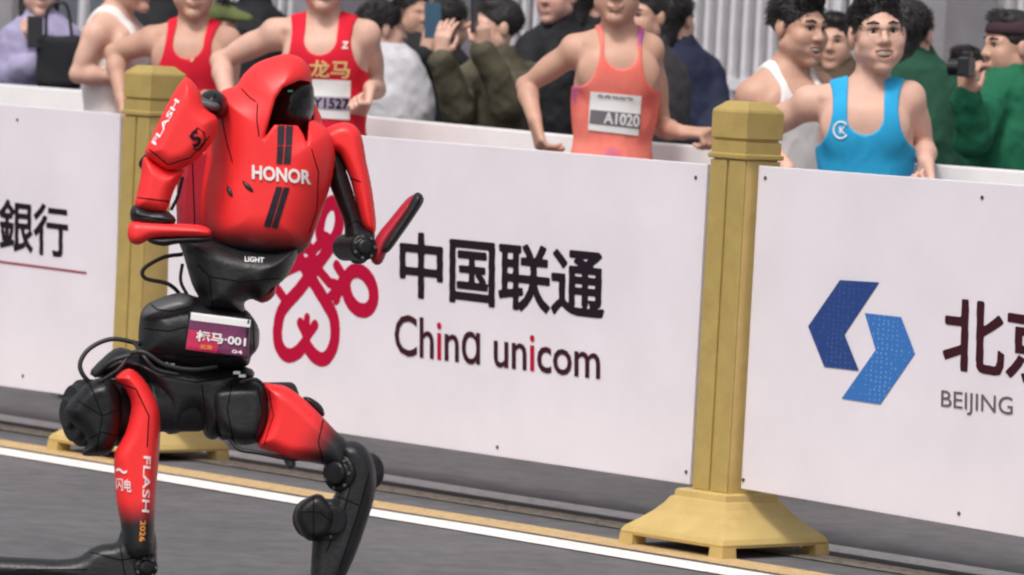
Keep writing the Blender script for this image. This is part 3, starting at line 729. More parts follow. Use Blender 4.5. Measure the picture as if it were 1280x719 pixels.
text_on('bib_lettering', '标马·001', ((246, 412.5), (308, 421), (307, 434), (244.5, 426)), fb, RD-.4, RD+.2, M_white, robot, rg, .03, .006)
text_on('bib_lettering', '北京', ((250, 430), (266, 432), (265.5, 438), (249.5, 436)), fb, RD-.4, RD+.2, M_orange, robot, rg, .02, .006)
text_on('bib_lettering', '04', ((290, 437), (303, 438.5), (303, 443), (290, 441.5)), fb, RD-.4, RD+.2, M_white, robot, rg, .02, .006)
# hip frame with cabling
rpart('hip_frame', [pil([(128, 448), (150, 434), (185, 446), (240, 454), (306, 458), (318, 470), (300, 486), (292, 520), (272, 548), (256, 545), (244, 520), (226, 540), (205, 540), (196, 505), (170, 470), (140, 474), (112, 468)], .03, .10, .07)], M_blk, subs=[groove([(200, 470), (246, 478), (300, 470)], 1.5), groove([(252, 480), (260, 540)], 1.5)])
for i, (x, y) in enumerate(((206, 455), (214, 456.5), (296, 466), (303, 470))):
    Bag().box(R_(x, y, -.085), c_r*.008, c_f*.004, c_u*.0035).build('label_plate', M_white, robot, org=rg, bevel=.001)
for pts, r in (([(176, 430, -.05), (140, 424, -.06), (112, 436, -.07), (100, 456, -.08), (108, 474, -.08), (125, 482, -.06)], 3.0),
               ([(228, 318, -.06), (204, 322, -.08), (180, 336, -.09), (182, 348, -.09), (210, 355, -.08), (226, 370, -.06), (232, 388, -.08)], 2.6),
               ([(228, 330, -.04), (226, 352, -.05), (236, 372, -.07)], 2.2),
               ([(150, 446, -.10), (178, 440, -.12), (206, 456, -.12), (240, 462, -.11), (272, 458, -.10)], 3.0),
               ([(168, 428, -.07), (180, 446, -.12), (196, 462, -.12), (224, 468, -.11)], 2.6),
               ([(118, 470, -.10), (140, 452, -.12), (164, 444, -.12)], 3.4), ([(124, 478, -.12), (148, 462, -.13), (160, 446, -.12)], 2.4),
               ([(286, 548, -.05), (300, 562, -.06), (324, 566, -.06), (352, 572, -.05), (372, 574, -.04)], 2.6),
               ([(300, 478, -.09), (318, 474, -.1), (330, 482, -.09)], 2.4)):
    hose('hose', pts, r)
# right leg: hip drum, red thigh reading down, shin thrown back
drum_part('hip_actuator', [drum(146, 516, 42, -.10, .03, -62), drum(146, 516, 30, -.03, .10, -62), drum(146, 516, 36, -.118, -.09, -62), drum(146, 516, 20, -.135, -.10, -62)], M_blk)
rpart('actuator_cover', [pil([(80, 512), (92, 494), (112, 476), (140, 474), (152, 500), (150, 540), (138, 566), (118, 570), (102, 568), (108, 552), (94, 534), (84, 526)], -.07, .075, .05)], M_blk2, subs=[groove([(96, 500), (128, 520), (150, 510)], 1.4), groove([(104, 552), (128, 540), (148, 546)], 1.4), groove([(112, 478), (128, 520), (120, 566)], 1.2)])
drum_part('hip_actuator', [drum(221, 508, 32, -.075, .06, -70), drum(221, 508, 27, -.1, .1, -70)], M_blk)
M_thigh = fade_mat('red thigh paint fading to black', RED, BLACK, o2(170, 618), o2(170, 655), .40)
o_th, f_th = rpart('thigh_shell', [pil([(144, 474), (152, 464), (163, 460.5), (176, 470), (189, 488), (199, 512), (200.5, 542), (198, 580), (195, 616), (193, 650), (191, 690), (176, 700), (158, 692), (150, 650), (145, 622), (143, 590), (143.5, 566), (157, 540), (164, 508), (156, 486)], -.10, .06, .045)], M_thigh, vox=.0034, subs=[groove([(146, 478), (170, 486), (186, 520), (184, 560)], .9)])
text_on('thigh_lettering', 'FLASH', ((188.5, 571), (186.5, 641), (177.5, 640), (179.5, 570)), f_th, RD-.4, RD+.2, M_white, o_th, rg, .01, .003)
text_on('thigh_lettering', '2026', ((182.5, 651), (181, 677), (174, 677), (175.5, 651)), f_th, RD-.4, RD+.2, M_orange, o_th, rg, .02, .003)
text_on('thigh_lettering', '闪电', ((144.5, 597), (164, 600), (164, 616), (145.5, 612)), f_th, RD-.4, RD+.2, M_white, o_th, rg, .01, .003)
text_on('thigh_lettering', '~', ((145, 584), (159, 588), (158, 593), (145, 590)), f_th, RD-.4, RD+.2, M_white, o_th, rg, .01, .003)
rpart('shin', [pil([(-40, 697), (30, 697), (70, 699), (98, 696), (112, 686), (128, 680), (146, 677), (153, 660), (172, 655), (192, 660), (196, 690), (192, 724), (170, 740), (120, 736), (60, 728), (-40, 726)], -.06, .055, .045)], M_blk, subs=[groove([(112, 690), (150, 700), (194, 694)], 1.2), groove([(150, 682), (158, 730)], 1.2), groove([(20, 712), (110, 712)], 1.2)])
drum_part('knee_joint', [drum(174, 706, 15, -.125, -.03, 12), drum(174, 706, 9, -.135, -.11, 12)], M_blk2)
limb('foot', [(-30, 714, .22, 10), (-52, 700, .24, 11), (-60, 672, .26, 8)], M_blk)
# left leg: hip drum, red thigh forward, bent knee, shin down with ankle drum
drum_part('hip_actuator', [drum(306, 514, 36, -.06, .12, -70), drum(300, 512, 38, -.02, .04, -70)], M_blk)
rpart('hip_bracket', [pil([(262, 484), (296, 476), (330, 478), (338, 500), (336, 530), (326, 552), (300, 556), (276, 544), (262, 520)], .0, .085, .05)], M_blk, subs=[groove([(290, 480), (284, 512), (292, 550)], 1.3), groove([(322, 482), (328, 515), (318, 550)], 1.3)])
M_thigh2 = fade_mat('red front thigh paint fading to black', RED, BLACK, o2(378, 528), o2(420, 556), .40)
rpart('thigh_shell', [pil([(327, 479), (342, 480), (360, 484), (384, 502), (404, 522), (421, 540), (434, 552), (440, 574), (432, 600), (424, 606), (416, 588), (404, 581), (385, 577), (362, 575), (340, 566), (321, 556), (332, 528), (334, 502)], -.02, .065, .05)], M_thigh2, vox=.0034, subs=[groove([(336, 486), (342, 520), (330, 556)], .9), groove([(404, 524), (398, 552), (404, 580)], 1.)])
rpart('thigh_bracket', [pil([(378, 497), (388, 497), (402, 507), (406, 519), (400, 520), (388, 508)], .02, .025, .015)], M_blk2, vox=.003)
rpart('thigh_sensor', [pil([(354, 571), (366, 572), (370, 582), (360, 586)], -.02, .02, .012)], M_dgrey, vox=.003)
drum_part('knee_joint', [drum(447, 590, 24, -.08, .05, -35), drum(447, 590, 15, -.095, .06, -35)], M_blk2)
rpart('shin', [pil([(424, 556), (446, 552), (462, 566), (470.5, 590), (468, 622), (458, 655), (446, 690), (432, 722), (420, 760), (412, 800), (398, 812), (388, 790), (387, 740), (389, 700), (392, 668), (405, 640), (422, 610), (424, 585)], -.02, .06, .045)], M_blk, subs=[groove([(432, 566), (440, 600), (430, 640), (408, 690)], 1.5), groove([(462, 590), (448, 640), (424, 712)], 1.5), groove([(420, 620), (450, 632)], 1.3)])
drum_part('ankle_actuator', [drum(392, 648, 26, -.10, .02, 30), drum(392, 648, 18, -.112, -.08, 30)], M_blk)
rpart('actuator_cover', [pil([(369, 650), (374, 630), (396, 617), (412, 628), (420, 644), (414, 668), (398, 676), (382, 674)], -.07, .045, .03)], M_blk2, subs=[groove([(376, 640), (400, 640), (414, 652)], 1.2), groove([(392, 620), (392, 674)], 1.2)])
Bag().box(R_(420, 651, -.09), c_r*.005, c_f*.003, c_u*.014).build('label_plate', M_white, robot, org=rg, bevel=.001)
limb('foot', [(404, 806, -.02, 17), (408, 838, -.04, 14), (440, 848, -.12, 11), (474, 852, -.2, 9)], M_blk, extra=[cone(R_(408, 838, -.04), R_(380, 848, .02), 13/RS, 10/RS)])

# ================================================================== THE PEOPLE
SKINS = {'fair': (.65, .40, .315), 'tan': (.57, .335, .25), 'deep': (.40, .22, .155), 'rosy': (.58, .32, .27)}
def skin(kind):
    k = 'skin '+kind
    if k in MATS: return MATS[k]
    M = mat(k, SKINS[kind], .5, var=.10, vscale=9, bump=.08, bscale=120, spec=.35)
    b_ = M.node_tree.nodes['Principled BSDF']; b_.inputs['Subsurface Weight'].default_value = .12; b_.inputs['Subsurface Radius'].default_value = (.012, .005, .003); return M
M_hair = mat('black hair', (.012, .010, .010), .45, var=.4, vscale=60, bump=.6, bscale=160)
M_eye = mat('eye white', (.62, .58, .55), .3); M_iris = mat('dark iris', (.012, .008, .006), .2)
M_teeth = mat('teeth', (.74, .69, .63), .35); M_lip = mat('lips', (.50, .255, .205), .5); M_mouth = mat('mouth inside', (.10, .02, .02), .6)
M_wire = mat('glasses wire', (.22, .19, .17), .3, .8)
M_phone = mat('black phone body', (.02, .02, .025), .3); M_shoe = mat('shoe', (.3, .3, .32), .6)
def fabric(name, col, var=.12, col2=None, vscale=7): return mat(name, col, .8, var=var, col2=col2, vscale=vscale, bump=.25, bscale=260, spec=.25)
UP = np.array([0, 0, 1.])
def hand_prims(f, w, d, pn, size=1., curl=.5, thumb=1, k=.006):
    d = unit(d); pn = unit(pn - d*(pn@d)); sv = np.cross(d, pn)*thumb      # sv: towards the thumb side
    kn = w + d*.088*size
    for i, t in enumerate((-.030, -.010, .010, .030)): f.add(cone(w+d*.015*size+sv*t*.62*size, kn+sv*t*size, .0155*size, .0115*size), .016)
    L = [(.030, .024, .018), (.040, .027, .021), (.045, .030, .022), (.041, .027, .021)]
    for i, t in enumerate((-.031, -.0105, .0105, .031)):
        p = kn + sv*t*size; ang = 0
        for j, l in enumerate(L[i]):
            ang += curl*(75, 95, 60)[j] + 4*i*(j == 0)
            a = math.radians(ang); q = p + (d*math.cos(a)+pn*math.sin(a))*l*size + sv*t*.06
            f.add(cone(p, q, (.0098, .0088, .0080)[j]*size, (.0090, .0082, .0072)[j]*size), k); p = q
    t0 = w + d*.026*size + sv*.022*size + pn*.006
    t1 = t0 + (d*.55+sv*.65+pn*.25)*.040*size; t2 = t1 + (d*.85+sv*(.35-.9*curl)+pn*(.2+.6*curl))*.032*size; t3 = t2 + (d*(.9-.5*curl)+sv*(.1-.9*curl)+pn*(.2+.5*curl))*.026*size
    f.add(cone(t0, t1, .0155*size, .0125*size), .012).add(cone(t1, t2, .0112*size, .0100*size), .005).add(cone(t2, t3, .0098*size, .0082*size), .004)
def head_prims(f, c, fw, up, s, smile=False):
    fw = unit(fw); up = unit(up - fw*(up@fw)); r = np.cross(fw, up); B = np.array([r, fw, up])
    q = lambda x, y, z: c + (r*x + fw*y + up*z)*s
    f.add(ell(q(0, -.014, .030), B, np.array((.076, .095, .086))*s), .02)
    f.add(ell(q(0, .026, -.028), B, np.array((.062, .064, .086))*s), .03)
    for sx in (-1, 1):
        f.add(cone(q(.050*sx, .0, -.055), q(.012*sx, .066, -.108), .018*s, .015*s), .03)
        f.add(ell(q(.040*sx, .058, -.028), B, np.array((.024, .020, .020))*s), .03)
        f.add(cone(q(.046*sx, .066, .017), q(.010*sx, .086, .015), .010*s, .010*s), .018)
        f.add(ell(q(.038*sx, .046, -.060), B, np.array((.026, .026, .026))*s), .03)
    f.add(sphere(q(0, .076, -.110), .016*s), .02)
    for sx in (-1, 1): f.sub(ell(q(.031*sx, .100, -.001), B, np.array((.018, .022, .0095))*s), .012)
    f.add(cone(q(0, .087, .004), q(0, .104, -.032), .0075*s, .0125*s), .014)
    for sx in (-1, 1):
        f.add(sphere(q(.0125*sx, .093, -.036), .0085*s), .008)
        f.add(ell(q(.080*sx, -.012, -.006), B, np.array((.011, .020, .032))*s), .008)
    if smile:
        f.add(ell(q(0, .074, -.075), B, np.array((.040, .024, .024))*s), .015)
        f.sub(ell(q(0, .100, -.073), B, np.array((.0330, .026, .0150))*s), .004)
        for sx in (-1, 1): f.add(cone(q(.034*sx, .068, -.048), q(.041*sx, .062, -.066), .011*s, .011*s), .016)
        for sx in (-1, 1): f.add(ell(q(.041*sx, .062, -.034), B, np.array((.025, .021, .019))*s), .02)
    else:
        f.add(cone(q(-.018, .086, -.068), q(.018, .086, -.068), .0068*s, .0068*s), .008)
        f.add(cone(q(-.014, .085, -.0785), q(.014, .085, -.0785), .0072*s, .0072*s), .006)
        f.sub(cone(q(-.022, .094, -.0732), q(.022, .094, -.0732), .0016*s, .0016*s), .003)
    return q, B
def noise3(X, s):                             # cheap smooth wobble for folds and hair clumps
    x, y, z = X[:, 0]*s, X[:, 1]*s, X[:, 2]*s
    return (np.sin(x+1.7*np.sin(y*.7+z*.4))+np.sin(y*1.3+1.3*np.sin(z*.9+x*.6)+1.)+np.sin(z*1.1+1.5*np.sin(x*.8+y*.5)+2.))/3
def hair_obj(parent, org, c, fw, up, s, style='short', vox=.0045, material=None, box=.16):
    fw = unit(fw); up = unit(up - fw*(up@fw)); r = np.cross(fw, up); B = np.array([r, fw, up])
    q = lambda x, y, z: c + (r*x + fw*y + up*z)*s
    f = Fld()
    f.add(ell(q(0, -.020, .040), B, np.array((.085, .099, .092))*s), .02)
    if style in ('short', 'tall'): f.add(ell(q(0, .030, .098), B, np.array((.066, .052, .030 if style == 'short' else .040))*s), .03)
    if style == 'long':
        for sx in (-1, 1): f.add(cone(q(.072*sx, -.02, .02), q(.074*sx, .0, -.19), .026*s, .018*s), .03)
        f.add(cone(q(0, -.075, .02), q(0, -.085, -.18), .05*s, .05*s), .03)
    if style == 'bob': f.add(cone(q(0, -.06, .02), q(0, -.06, -.09), .062*s, .05*s), .03)
    f.sub(ell(q(0, .098, -.030), B, np.array((.071, .060, .095 if style != 'tall' else .090))*s), .008)
    f.sub(ell(q(0, .030, -.078), B, np.array((.12 if style in ('short', 'tall') else .058, .085, .072))*s), .01)
    if style in ('short', 'tall'):
        f.sub(ell(q(0, -.06, -.115), B, np.array((.14, .10, .065))*s), .012)
        for sx in (-1, 1): f.sub(sphere(q(.095*sx, .0, -.018), .030*s), .008)
    g = lambda X: f(X) + .0014*s*noise3(X@B.T.astype(np.float32), 120.) + .0012*s*noise3(X, 260.)
    R3 = np.array((.15, .15, .16 if style in ('short', 'tall') else .3))*s
    ho = sobj('hair', g, c-R3, c+np.array((.15, .15, .17))*s, vox, material or M_hair, parent, org)
    me = ho.data; nv = len(me.vertices); co = np.empty(nv*3); no = np.empty(nv*3); me.vertices.foreach_get('co', co); me.vertices.foreach_get('normal', no); co = co.reshape(-1, 3)+np.array(org); no = no.reshape(-1, 3)
    ok = np.flatnonzero(((co-c)@up > .0*s) & (no@up > -.45)); pick = RNG.choice(ok, min(900, len(ok)), replace=False)
    V = []; Q = []
    for i in pick:
        n_ = no[i]; fl = unit(fw*(.35 if (co[i]-c)@fw > .03*s else -.5) + r*RNG.normal(.45, .16) + up*(.3 if (co[i]-c)@fw > .03*s else -.35)); L = RNG.uniform(.014, .026)*s
        a = co[i]-n_*.003; d1 = unit(n_*.20+fl); sd = unit(np.cross(d1, n_)+1e-6); b2 = a+d1*L*.55; tip = b2+unit(n_*.02+fl-up*.15)*L*.55; k0 = len(V); w_ = .0026*s
        V += [a+sd*w_, a-sd*w_, a+n_*w_*1.2, b2+sd*w_*.7, b2-sd*w_*.7, b2+n_*w_*.8, tip, tip+sd*.0004, tip+n_*.0004]
        for z in (0, 3):
            for j in range(3): Q.append((k0+z+j, k0+z+(j+1) % 3, k0+z+3+(j+1) % 3, k0+z+3+j))
    st_ = link('strands', mesh_np('strands', np.array(V)-np.array(org), Q, False), material or M_hair, ho); st_['kind'] = 'stuff'
    return ho
def ball(name, c, B, r, material, parent, org, n=10):
    bb = Bag(); R = []
    for t in np.linspace(.02, math.pi-.02, n):
        R.append([c + (B[0]*math.cos(a)*math.sin(t)*r[0] + B[1]*math.sin(a)*math.sin(t)*r[1] + B[2]*math.cos(t)*r[2]) for a in np.linspace(0, 2*math.pi, 2*n, endpoint=False)])
    return bb.rings(R).build(name, material, parent, smooth=True, org=org)

class Person: pass
def person(label, d, J, skn, yaw=0, pitch=0, tilt=0, k=1., group='runners behind the barrier', hair='tall', wear='singlet', top=None, face='none', vox=.006, wf=1., hands=(), neck_back=False, shorts=None, hairmat=None, hair_on=True, strap=1., sleeve='long', scoop=1., thick=.02, cat='person', am=.95):
    o = Person(); g = lambda key: P(J[key][0], J[key][1], d + (J[key][2] if len(J[key]) > 2 else 0))
    nk, hd, hip = g('neck'), g('head'), g('hip'); shL, shR = g('shL'), g('shR')
    org = np.array([hip[0], hip[1], 0]); t = thing('person', org, label, cat, group); o.t = t; o.org = org
    a = math.radians(yaw); p = math.radians(pitch); fw = np.array([math.sin(a)*math.cos(p), -math.cos(a)*math.cos(p), math.sin(p)])
    up = UP*math.cos(math.radians(tilt)) + np.array([math.cos(a), math.sin(a), 0])*math.sin(math.radians(tilt)); up = unit(up-fw*(up@fw))
    tz = unit(nk-hip); tx = unit((shR-shL) - tz*((shR-shL)@tz)); ty = np.cross(tz, tx); B = np.array([tx, ty, tz]); H = np.linalg.norm(nk-hip)
    hw = np.linalg.norm(shR-shL)/2
    mid = lambda f_: hip + (nk-hip)*f_
    T = Fld()                                 # torso
    fr = -ty                                  # front
    T.add(ell(mid(.06), B, (.150*k*wf, .105*k, .13*k)), .05).add(ell(mid(.36), B, (.128*k*wf, .092*k, .19*k)), .06)
    T.add(ell(mid(.66)-fr*.0, B, (.146*k*wf, .108*k, .17*k)), .07).add(ell(mid(.86), B, (min(hw*.85, .14*k), .082*k, .09*k)), .05)
    if wear == 'singlet':
        for s_ in (-1, 1): T.add(ell(mid(.76)+tx*s_*.06*k+fr*.078*k, B, (.07*k, .030*k, .06*k)), .07)
    for q_ in (shL, shR): T.add(cone(nk-tz*.015*k, q_+tz*.005, .046*k, .040*k), .05)
    A = Fld()
    chin_base = hd + fw*(-.015*k) - up*.055*k
    limbs = []
    for sd_, sh in (('L', shL), ('R', shR)):
        if 'el'+sd_ not in J: continue
        el = g('el'+sd_); A.add(sphere(sh-tz*.012*k, .047*k*am), .04); A.add(cone(sh-tz*.02*k, el, .042*k*am, .034*k*am), .025); A.add(ell(sh*.55+el*.45, [unit(el-sh), unit(np.cross(el-sh, fr)), unit(np.cross(el-sh, np.cross(el-sh, fr)))], (.085*k, .043*k*am, .040*k*am)), .025)
        if 'wr'+sd_ in J:
            wr = g('wr'+sd_); m1 = el*.68+wr*.32
            A.add(cone(el, m1, .033*k*am, .036*k*am), .018).add(cone(m1, wr, .036*k*am, .0245*k), .02)
            limbs.append((sd_, sh, el, wr))
    body = Fld(); body.p += T.p; body.p += A.p
    body.add(cone(nk-tz*.03*k, chin_base, .055*k, .051*k), .03)
    for s_ in (-1, 1): body.add(cone(nk+tx*s_*.03*k-tz*.01*k+fr*.03*k, hd+np.cross(fw, up)*s_*.05*k-up*.06*k-fw*.01*k, .016*k, .018*k), .03)
    if wear == 'singlet':
        for s_, q_ in ((-1, shL), (1, shR)): body.add(cone(nk+tx*s_*.018*k-tz*.035*k+fr*.058*k, q_*.72+nk*.28+fr*.045*k-tz*.0*k, .0085*k, .0085*k), .022)
    # legs down to the ground
    foot = []
    for s_, ph in ((-1, J.get('stride', .0)), (1, -J.get('stride', .0))):
        hp = hip + tx*s_*.085*k - tz*.03; kz = max(.35, hip[2]*.50)
        kn = np.array([hp[0], hp[1], kz]) + fr*(.02+ph*.12); an = np.array([hp[0], hp[1], .10]) + fr*(ph*.10-.14)
        body.add(cone(hp, kn, .085*k, .055*k), .04).add(cone(kn, an, .055*k, .036*k), .03); foot.append((an, fr))
    hq, HB = head_prims(body, hd, fw, up, k, face == 'smile'); o.hq, o.HB = hq, HB
    for h in hands:                           # (side, direction, palm normal, curl, thumb sign)
        for sd_, sh, el, wr in limbs:
            if sd_ == h[0]: hand_prims(body, wr, np.array(h[1], float), np.array(h[2], float), k*.98, h[3], h[4])
    pts = [hd+UP*.16*k, hd-UP*.16*k, shL, shR, hip, org-fr*.5, org+fr*.5] + [x for l in limbs for x in (l[2], l[3])] + [f_[0] for f_ in foot]
    ext = np.array([x for l in limbs for x in (l[3]-.2*k, l[3]+.2*k) if any(h[0] == l[0] for h in hands)] or [hd])
    pts = np.array(pts); lo = np.minimum(pts.min(0)-.18*k, ext.min(0)); hi = np.maximum(pts.max(0)+.18*k, ext.max(0)); lo[2] = .02
    o.body = body; o.torso = T; o.arms = A; o.B = B; o.nk, o.hip, o.hd, o.fw, o.up, o.k, o.d = nk, hip, hd, fw, up, k, d
    sobj('body', body, lo, hi, vox, skin(skn), t, org)
    for an, f_ in foot:
        sf = Fld().add(cone(an-UP*.05-f_*.03, an-UP*.055+f_*.15, .043, .034), .02).add(cone(an, an-UP*.04, .045, .045), .02)
        sobj('shoe', sf, an-.22, an+.24, .012, M_shoe, t, org)
    # clothes
    if wear == 'singlet':
        c = Fld(); c.p += T.p
        f1 = lambda X: c(X) - .008*k + (.004*noise3(X, 24.)+.0035*np.abs(noise3(X*np.array([1., 1., .45], np.float32), 60.)))*np.clip((nk[2]-.10-X[:, 2])*7, 0, 1)
        cl = Fld().add(f1, 0)
        front, back = scoop*.118*k, .075*k
        def neck_u(dep, sg, r_):              # U-shaped opening, only through the front or the back half
            a_, b_ = nk + tz*.12, nk - tz*(dep-r_)
            def fn(X):
                v = X-nk.astype(np.float32); x = v@tx.astype(np.float32); z = v@tz.astype(np.float32); y = v@fr.astype(np.float32)
                zz_ = np.clip(z, -(dep-r_), .3); return np.maximum(np.hypot(x, z-zz_)-r_, -(y*sg+.02))
            return fn
        cl.sub(neck_u(front, 1, .056*k), .004).sub(neck_u(back, -1, .056*k), .004)
        for q_ in (shL, shR):
            s_ = 1 if q_ is shR else -1; cx = s_*(hw+.006*k); 
            def hole(X, cx=cx, q_=q_):
                v = X-nk.astype(np.float32); x = v@tx.astype(np.float32)-cx; z = v@tz.astype(np.float32)+.055*k
                return (np.hypot(x/(.062*k*strap), z/(.125*k))-1)*.062*k
            cl.sub(hole, .004)
        cl.cut(lambda X: -((X-hip.astype(np.float32))@tz.astype(np.float32))-.10*k, .004)
        cl.cut(lambda X: ((X-nk.astype(np.float32))@tz.astype(np.float32))-.05*k, .004)
        cp_ = np.array([nk, hip, shL, shR]); o.cloth = cl
        o.top = sobj('singlet', cl, cp_.min(0)-.2*k, cp_.max(0)+.15*k, vox*.92, top, t, org)
        sh_ = Fld().add(lambda X: body(X)-.012, 0).cut(lambda X: np.abs(X[:, 2]-(hip[2]-.12*k))-.16*k, .004)
        sobj('shorts', sh_, hip-(.3, .3, .4), hip+(.3, .3, .12), .009, shorts or fabric('black shorts', (.03, .03, .035)), t, org)
    else:
        c = Fld(); c.p += T.p; c.add(ell(mid(.5), B, (.165*k*wf, .13*k, .30*k)), .06)
        for sd_, sh, el, wr in limbs:
            e2 = el*.0+wr*.93+el*.07 if sleeve == 'long' else el*.75+sh*.25
            c.add(cone(sh-tz*.01, el, .060*k, .052*k), .03)
            if sleeve == 'long': c.add(cone(el, e2, .050*k, .040*k), .02)
        c.add(cone(nk-tz*.02, nk+tz*.035*k, .062*k, .060*k), .02)
        th_ = thick
        cl = Fld().add(lambda X: c(X) - th_ + .011*noise3(X, 21.) + .007*np.abs(noise3(X, 38.)) + .003*noise3(X, 80.), 0)
        cl.cut(lambda X: -((X-hip.astype(np.float32))@tz.astype(np.float32))-.12*k, .004)
        cl.sub(cone(nk+tz*.0, nk+tz*.3, .058*k, .07*k), .006)
        cp_ = np.array([nk, hip, shL, shR] + [x for l in limbs for x in (l[2], l[3])]); o.cloth = cl
        o.top = sobj('jacket', cl, cp_.min(0)-.2*k, cp_.max(0)+.16*k, max(vox, .007), top, t, org)
        sh_ = Fld().add(lambda X: body(X)-.018, 0).cut(lambda X: X[:, 2]-(hip[2]-.02), .004).cut(lambda X: .12-X[:, 2], .004)
        sobj('trousers', sh_, (lo[0], lo[1], .05), (hi[0], hi[1], hip[2]+.05), .012, shorts or fabric('dark trousers', (.03, .03, .04)), t, org)
    if hair_on: hair_obj(t, org, hd, fw, up, k, hair, .0045 if vox < .0065 else .006, hairmat)
    if face != 'none':
        for sx in (-1, 1):
            e = ball('eye', hq(.031*sx, .0715, -.001), HB, np.array((.0145, .012, .0040 if face == 'smile' else .0056))*k, M_eye, t, org, 7)
            ball('iris', hq(.031*sx, .0805, -.0005), HB, np.array((.0062, .0045, .0055))*k, M_iris, e, org, 6)
            Bag().tube([hq(.017*sx, .0885, -.0005+.006), hq(.031*sx, .0875, .0085), hq(.046*sx, .0775, .0035)], [.0018*k, .0024*k, .0016*k], 6).build('eyelid', M_hair, t, smooth=True, org=org)
            Bag().tube([hq(.014*sx, .0935, .021), hq(.030*sx, .0915, .0275), hq(.050*sx, .0765, .0235)], [.0032*k, .0040*k, .0022*k], 7).build('eyebrow', M_hair, t, smooth=True, org=org)
        if face == 'smile':
            ball('mouth', hq(0, .072, -.073), HB, np.array((.0315, .013, .0135))*k, M_mouth, t, org, 8)
            ball('teeth', hq(0, .0765, -.0695), HB, np.array((.0290, .0135, .0080))*k, M_teeth, t, org, 8)
            Bag().tube([hq(-.035, .082, -.064), hq(-.017, .0965, -.0845), hq(0, .1000, -.0890), hq(.017, .0965, -.0845), hq(.035, .082, -.064)], [.0016*k, .0026*k, .0032*k, .0026*k, .0014*k], 8).build('lower_lip', M_lip, t, smooth=True, org=org)
            Bag().tube([hq(-.035, .082, -.063), hq(-.015, .0965, -.0580), hq(0, .0995, -.0580), hq(.015, .0965, -.0580), hq(.035, .082, -.063)], [.0012*k, .0022*k, .0024*k, .0022*k, .0012*k], 8).build('upper_lip', M_lip, t, smooth=True, org=org)
        else:
            Bag().tube([hq(-.021, .0895, -.0730), hq(0, .0980, -.0710), hq(.021, .0895, -.0730)], [.0012*k, .0036*k, .0012*k], 7).build('upper_lip', M_lip, t, smooth=True, org=org)
            Bag().tube([hq(-.019, .0885, -.0745), hq(0, .0970, -.0795), hq(.019, .0885, -.0745)], [.0012*k, .0046*k, .0012*k], 7).build('lower_lip', M_lip, t, smooth=True, org=org)
    return o
def bib(o, quad, rows, lift=.004, flat='white race bib', n=9):
    f = o.cloth; M = mat('race bib paper', (.90, .89, .89), .6, var=.05, vscale=12)
    pl = patch_on('race_bib', quad, f, o.d-.5, o.d+.3, M, o.t, o.org, lift, n)
    for kind, q2, arg, m2 in rows:
        if kind == 'band': patch_on('bib_band', q2, f, o.d-.5, o.d+.3, m2, pl, o.org, lift+.002, n)
        else: text_on('bib_lettering', arg, q2, f, o.d-.5, o.d+.3, m2, pl, o.org, .03, lift+.004)

# ---- runners
M_blue = fabric('sky blue singlet', (.025, .36, .66), .06)
o = person('person running in a sky blue singlet and glasses, smiling at the camera', 17.4,
    dict(neck=(1083, 112), head=(1097, 42, -.03), hip=(1080, 300), shL=(1010, 126, .03), shR=(1137, 120, 0), elL=(945, 168, .16), wrL=(985, 212, .0), elR=(1155, 186, .10), wrR=(1158, 203, -.12), stride=.6),
    'fair', yaw=8, pitch=6, tilt=-4, k=1.14, top=M_blue, face='smile', vox=.0052, hair='tall', hands=(('R', (.05, -.6, -.8), (-.9, -.3, .1), .9, 1),), scoop=1.22)
# glasses: two rims, bridge, temples
gl = []
for sx in (-1, 1):
    rim = [o.hq(.032*sx+.0215*math.cos(a), .099-.010*abs(math.cos(a)*.5+.5*sx*1) if False else .0985-.012*(max(0, math.cos(a)*sx)), -.002+.0165*math.sin(a)) for a in np.linspace(0, 2*math.pi, 20)]
    Bag().tube(rim, .0009, 6).build('glasses_rim', M_wire, o.t, smooth=True, org=o.org)
    Bag().tube([o.hq(.0535*sx, .087, .002), o.hq(.078*sx, .06, .004), o.hq(.086*sx, -.01, .006)], .0012, 6).build('glasses_temple', M_wire, o.t, smooth=True, org=o.org)
Bag().tube([o.hq(-.0105, .0985, .003), o.hq(0, .102, .006), o.hq(.0105, .0985, .003)], .0012, 6).build('glasses_bridge', M_wire, o.t, smooth=True, org=o.org)
pts = shoot(o.cloth, [1051+9*math.cos(a) for a in np.linspace(.6, 5.7, 14)], [163+10.5*math.sin(a) for a in np.linspace(.6, 5.7, 14)], o.d-.5, o.d+.3, .001)
Bag().tube(pts, .0036, 6).build('chest_emblem', M_white, o.top, smooth=True, org=o.org)
text_on('chest_emblem', 'K', ((1049, 158), (1057, 158.5), (1057, 168), (1049, 167.5)), o.cloth, o.d-.5, o.d+.3, M_white, o.top, o.org, .03, .003)

M_orn = fabric('orange singlet with violet patches', (.82, .145, .115), 0, (.86, .25, .20), 5)
def violet(M):                                # printed violet patches on the cloth
    t = M.node_tree; bs = t.nodes['Principled BSDF']; src = bs.inputs['Base Color'].links[0].from_socket
    tc = t.nodes.new('ShaderNodeTexCoord'); n = t.nodes.new('ShaderNodeTexNoise'); n.inputs['Scale'].default_value = 5.5; n.inputs['Detail'].default_value = 2
    r = t.nodes.new('ShaderNodeValToRGB'); r.color_ramp.elements[0].position = .58; r.color_ramp.elements[1].position = .76
    mx = t.nodes.new('ShaderNodeMix'); mx.data_type = 'RGBA'; mx.inputs['B'].default_value = (.34, .09, .33, 1)
    t.links.new(tc.outputs['Object'], n.inputs['Vector']); t.links.new(n.outputs['Fac'], r.inputs['Fac']); t.links.new(r.outputs['Color'], mx.inputs['Factor']); t.links.new(src, mx.inputs['A']); t.links.new(mx.outputs['Result'], bs.inputs['Base Color'])
violet(M_orn)
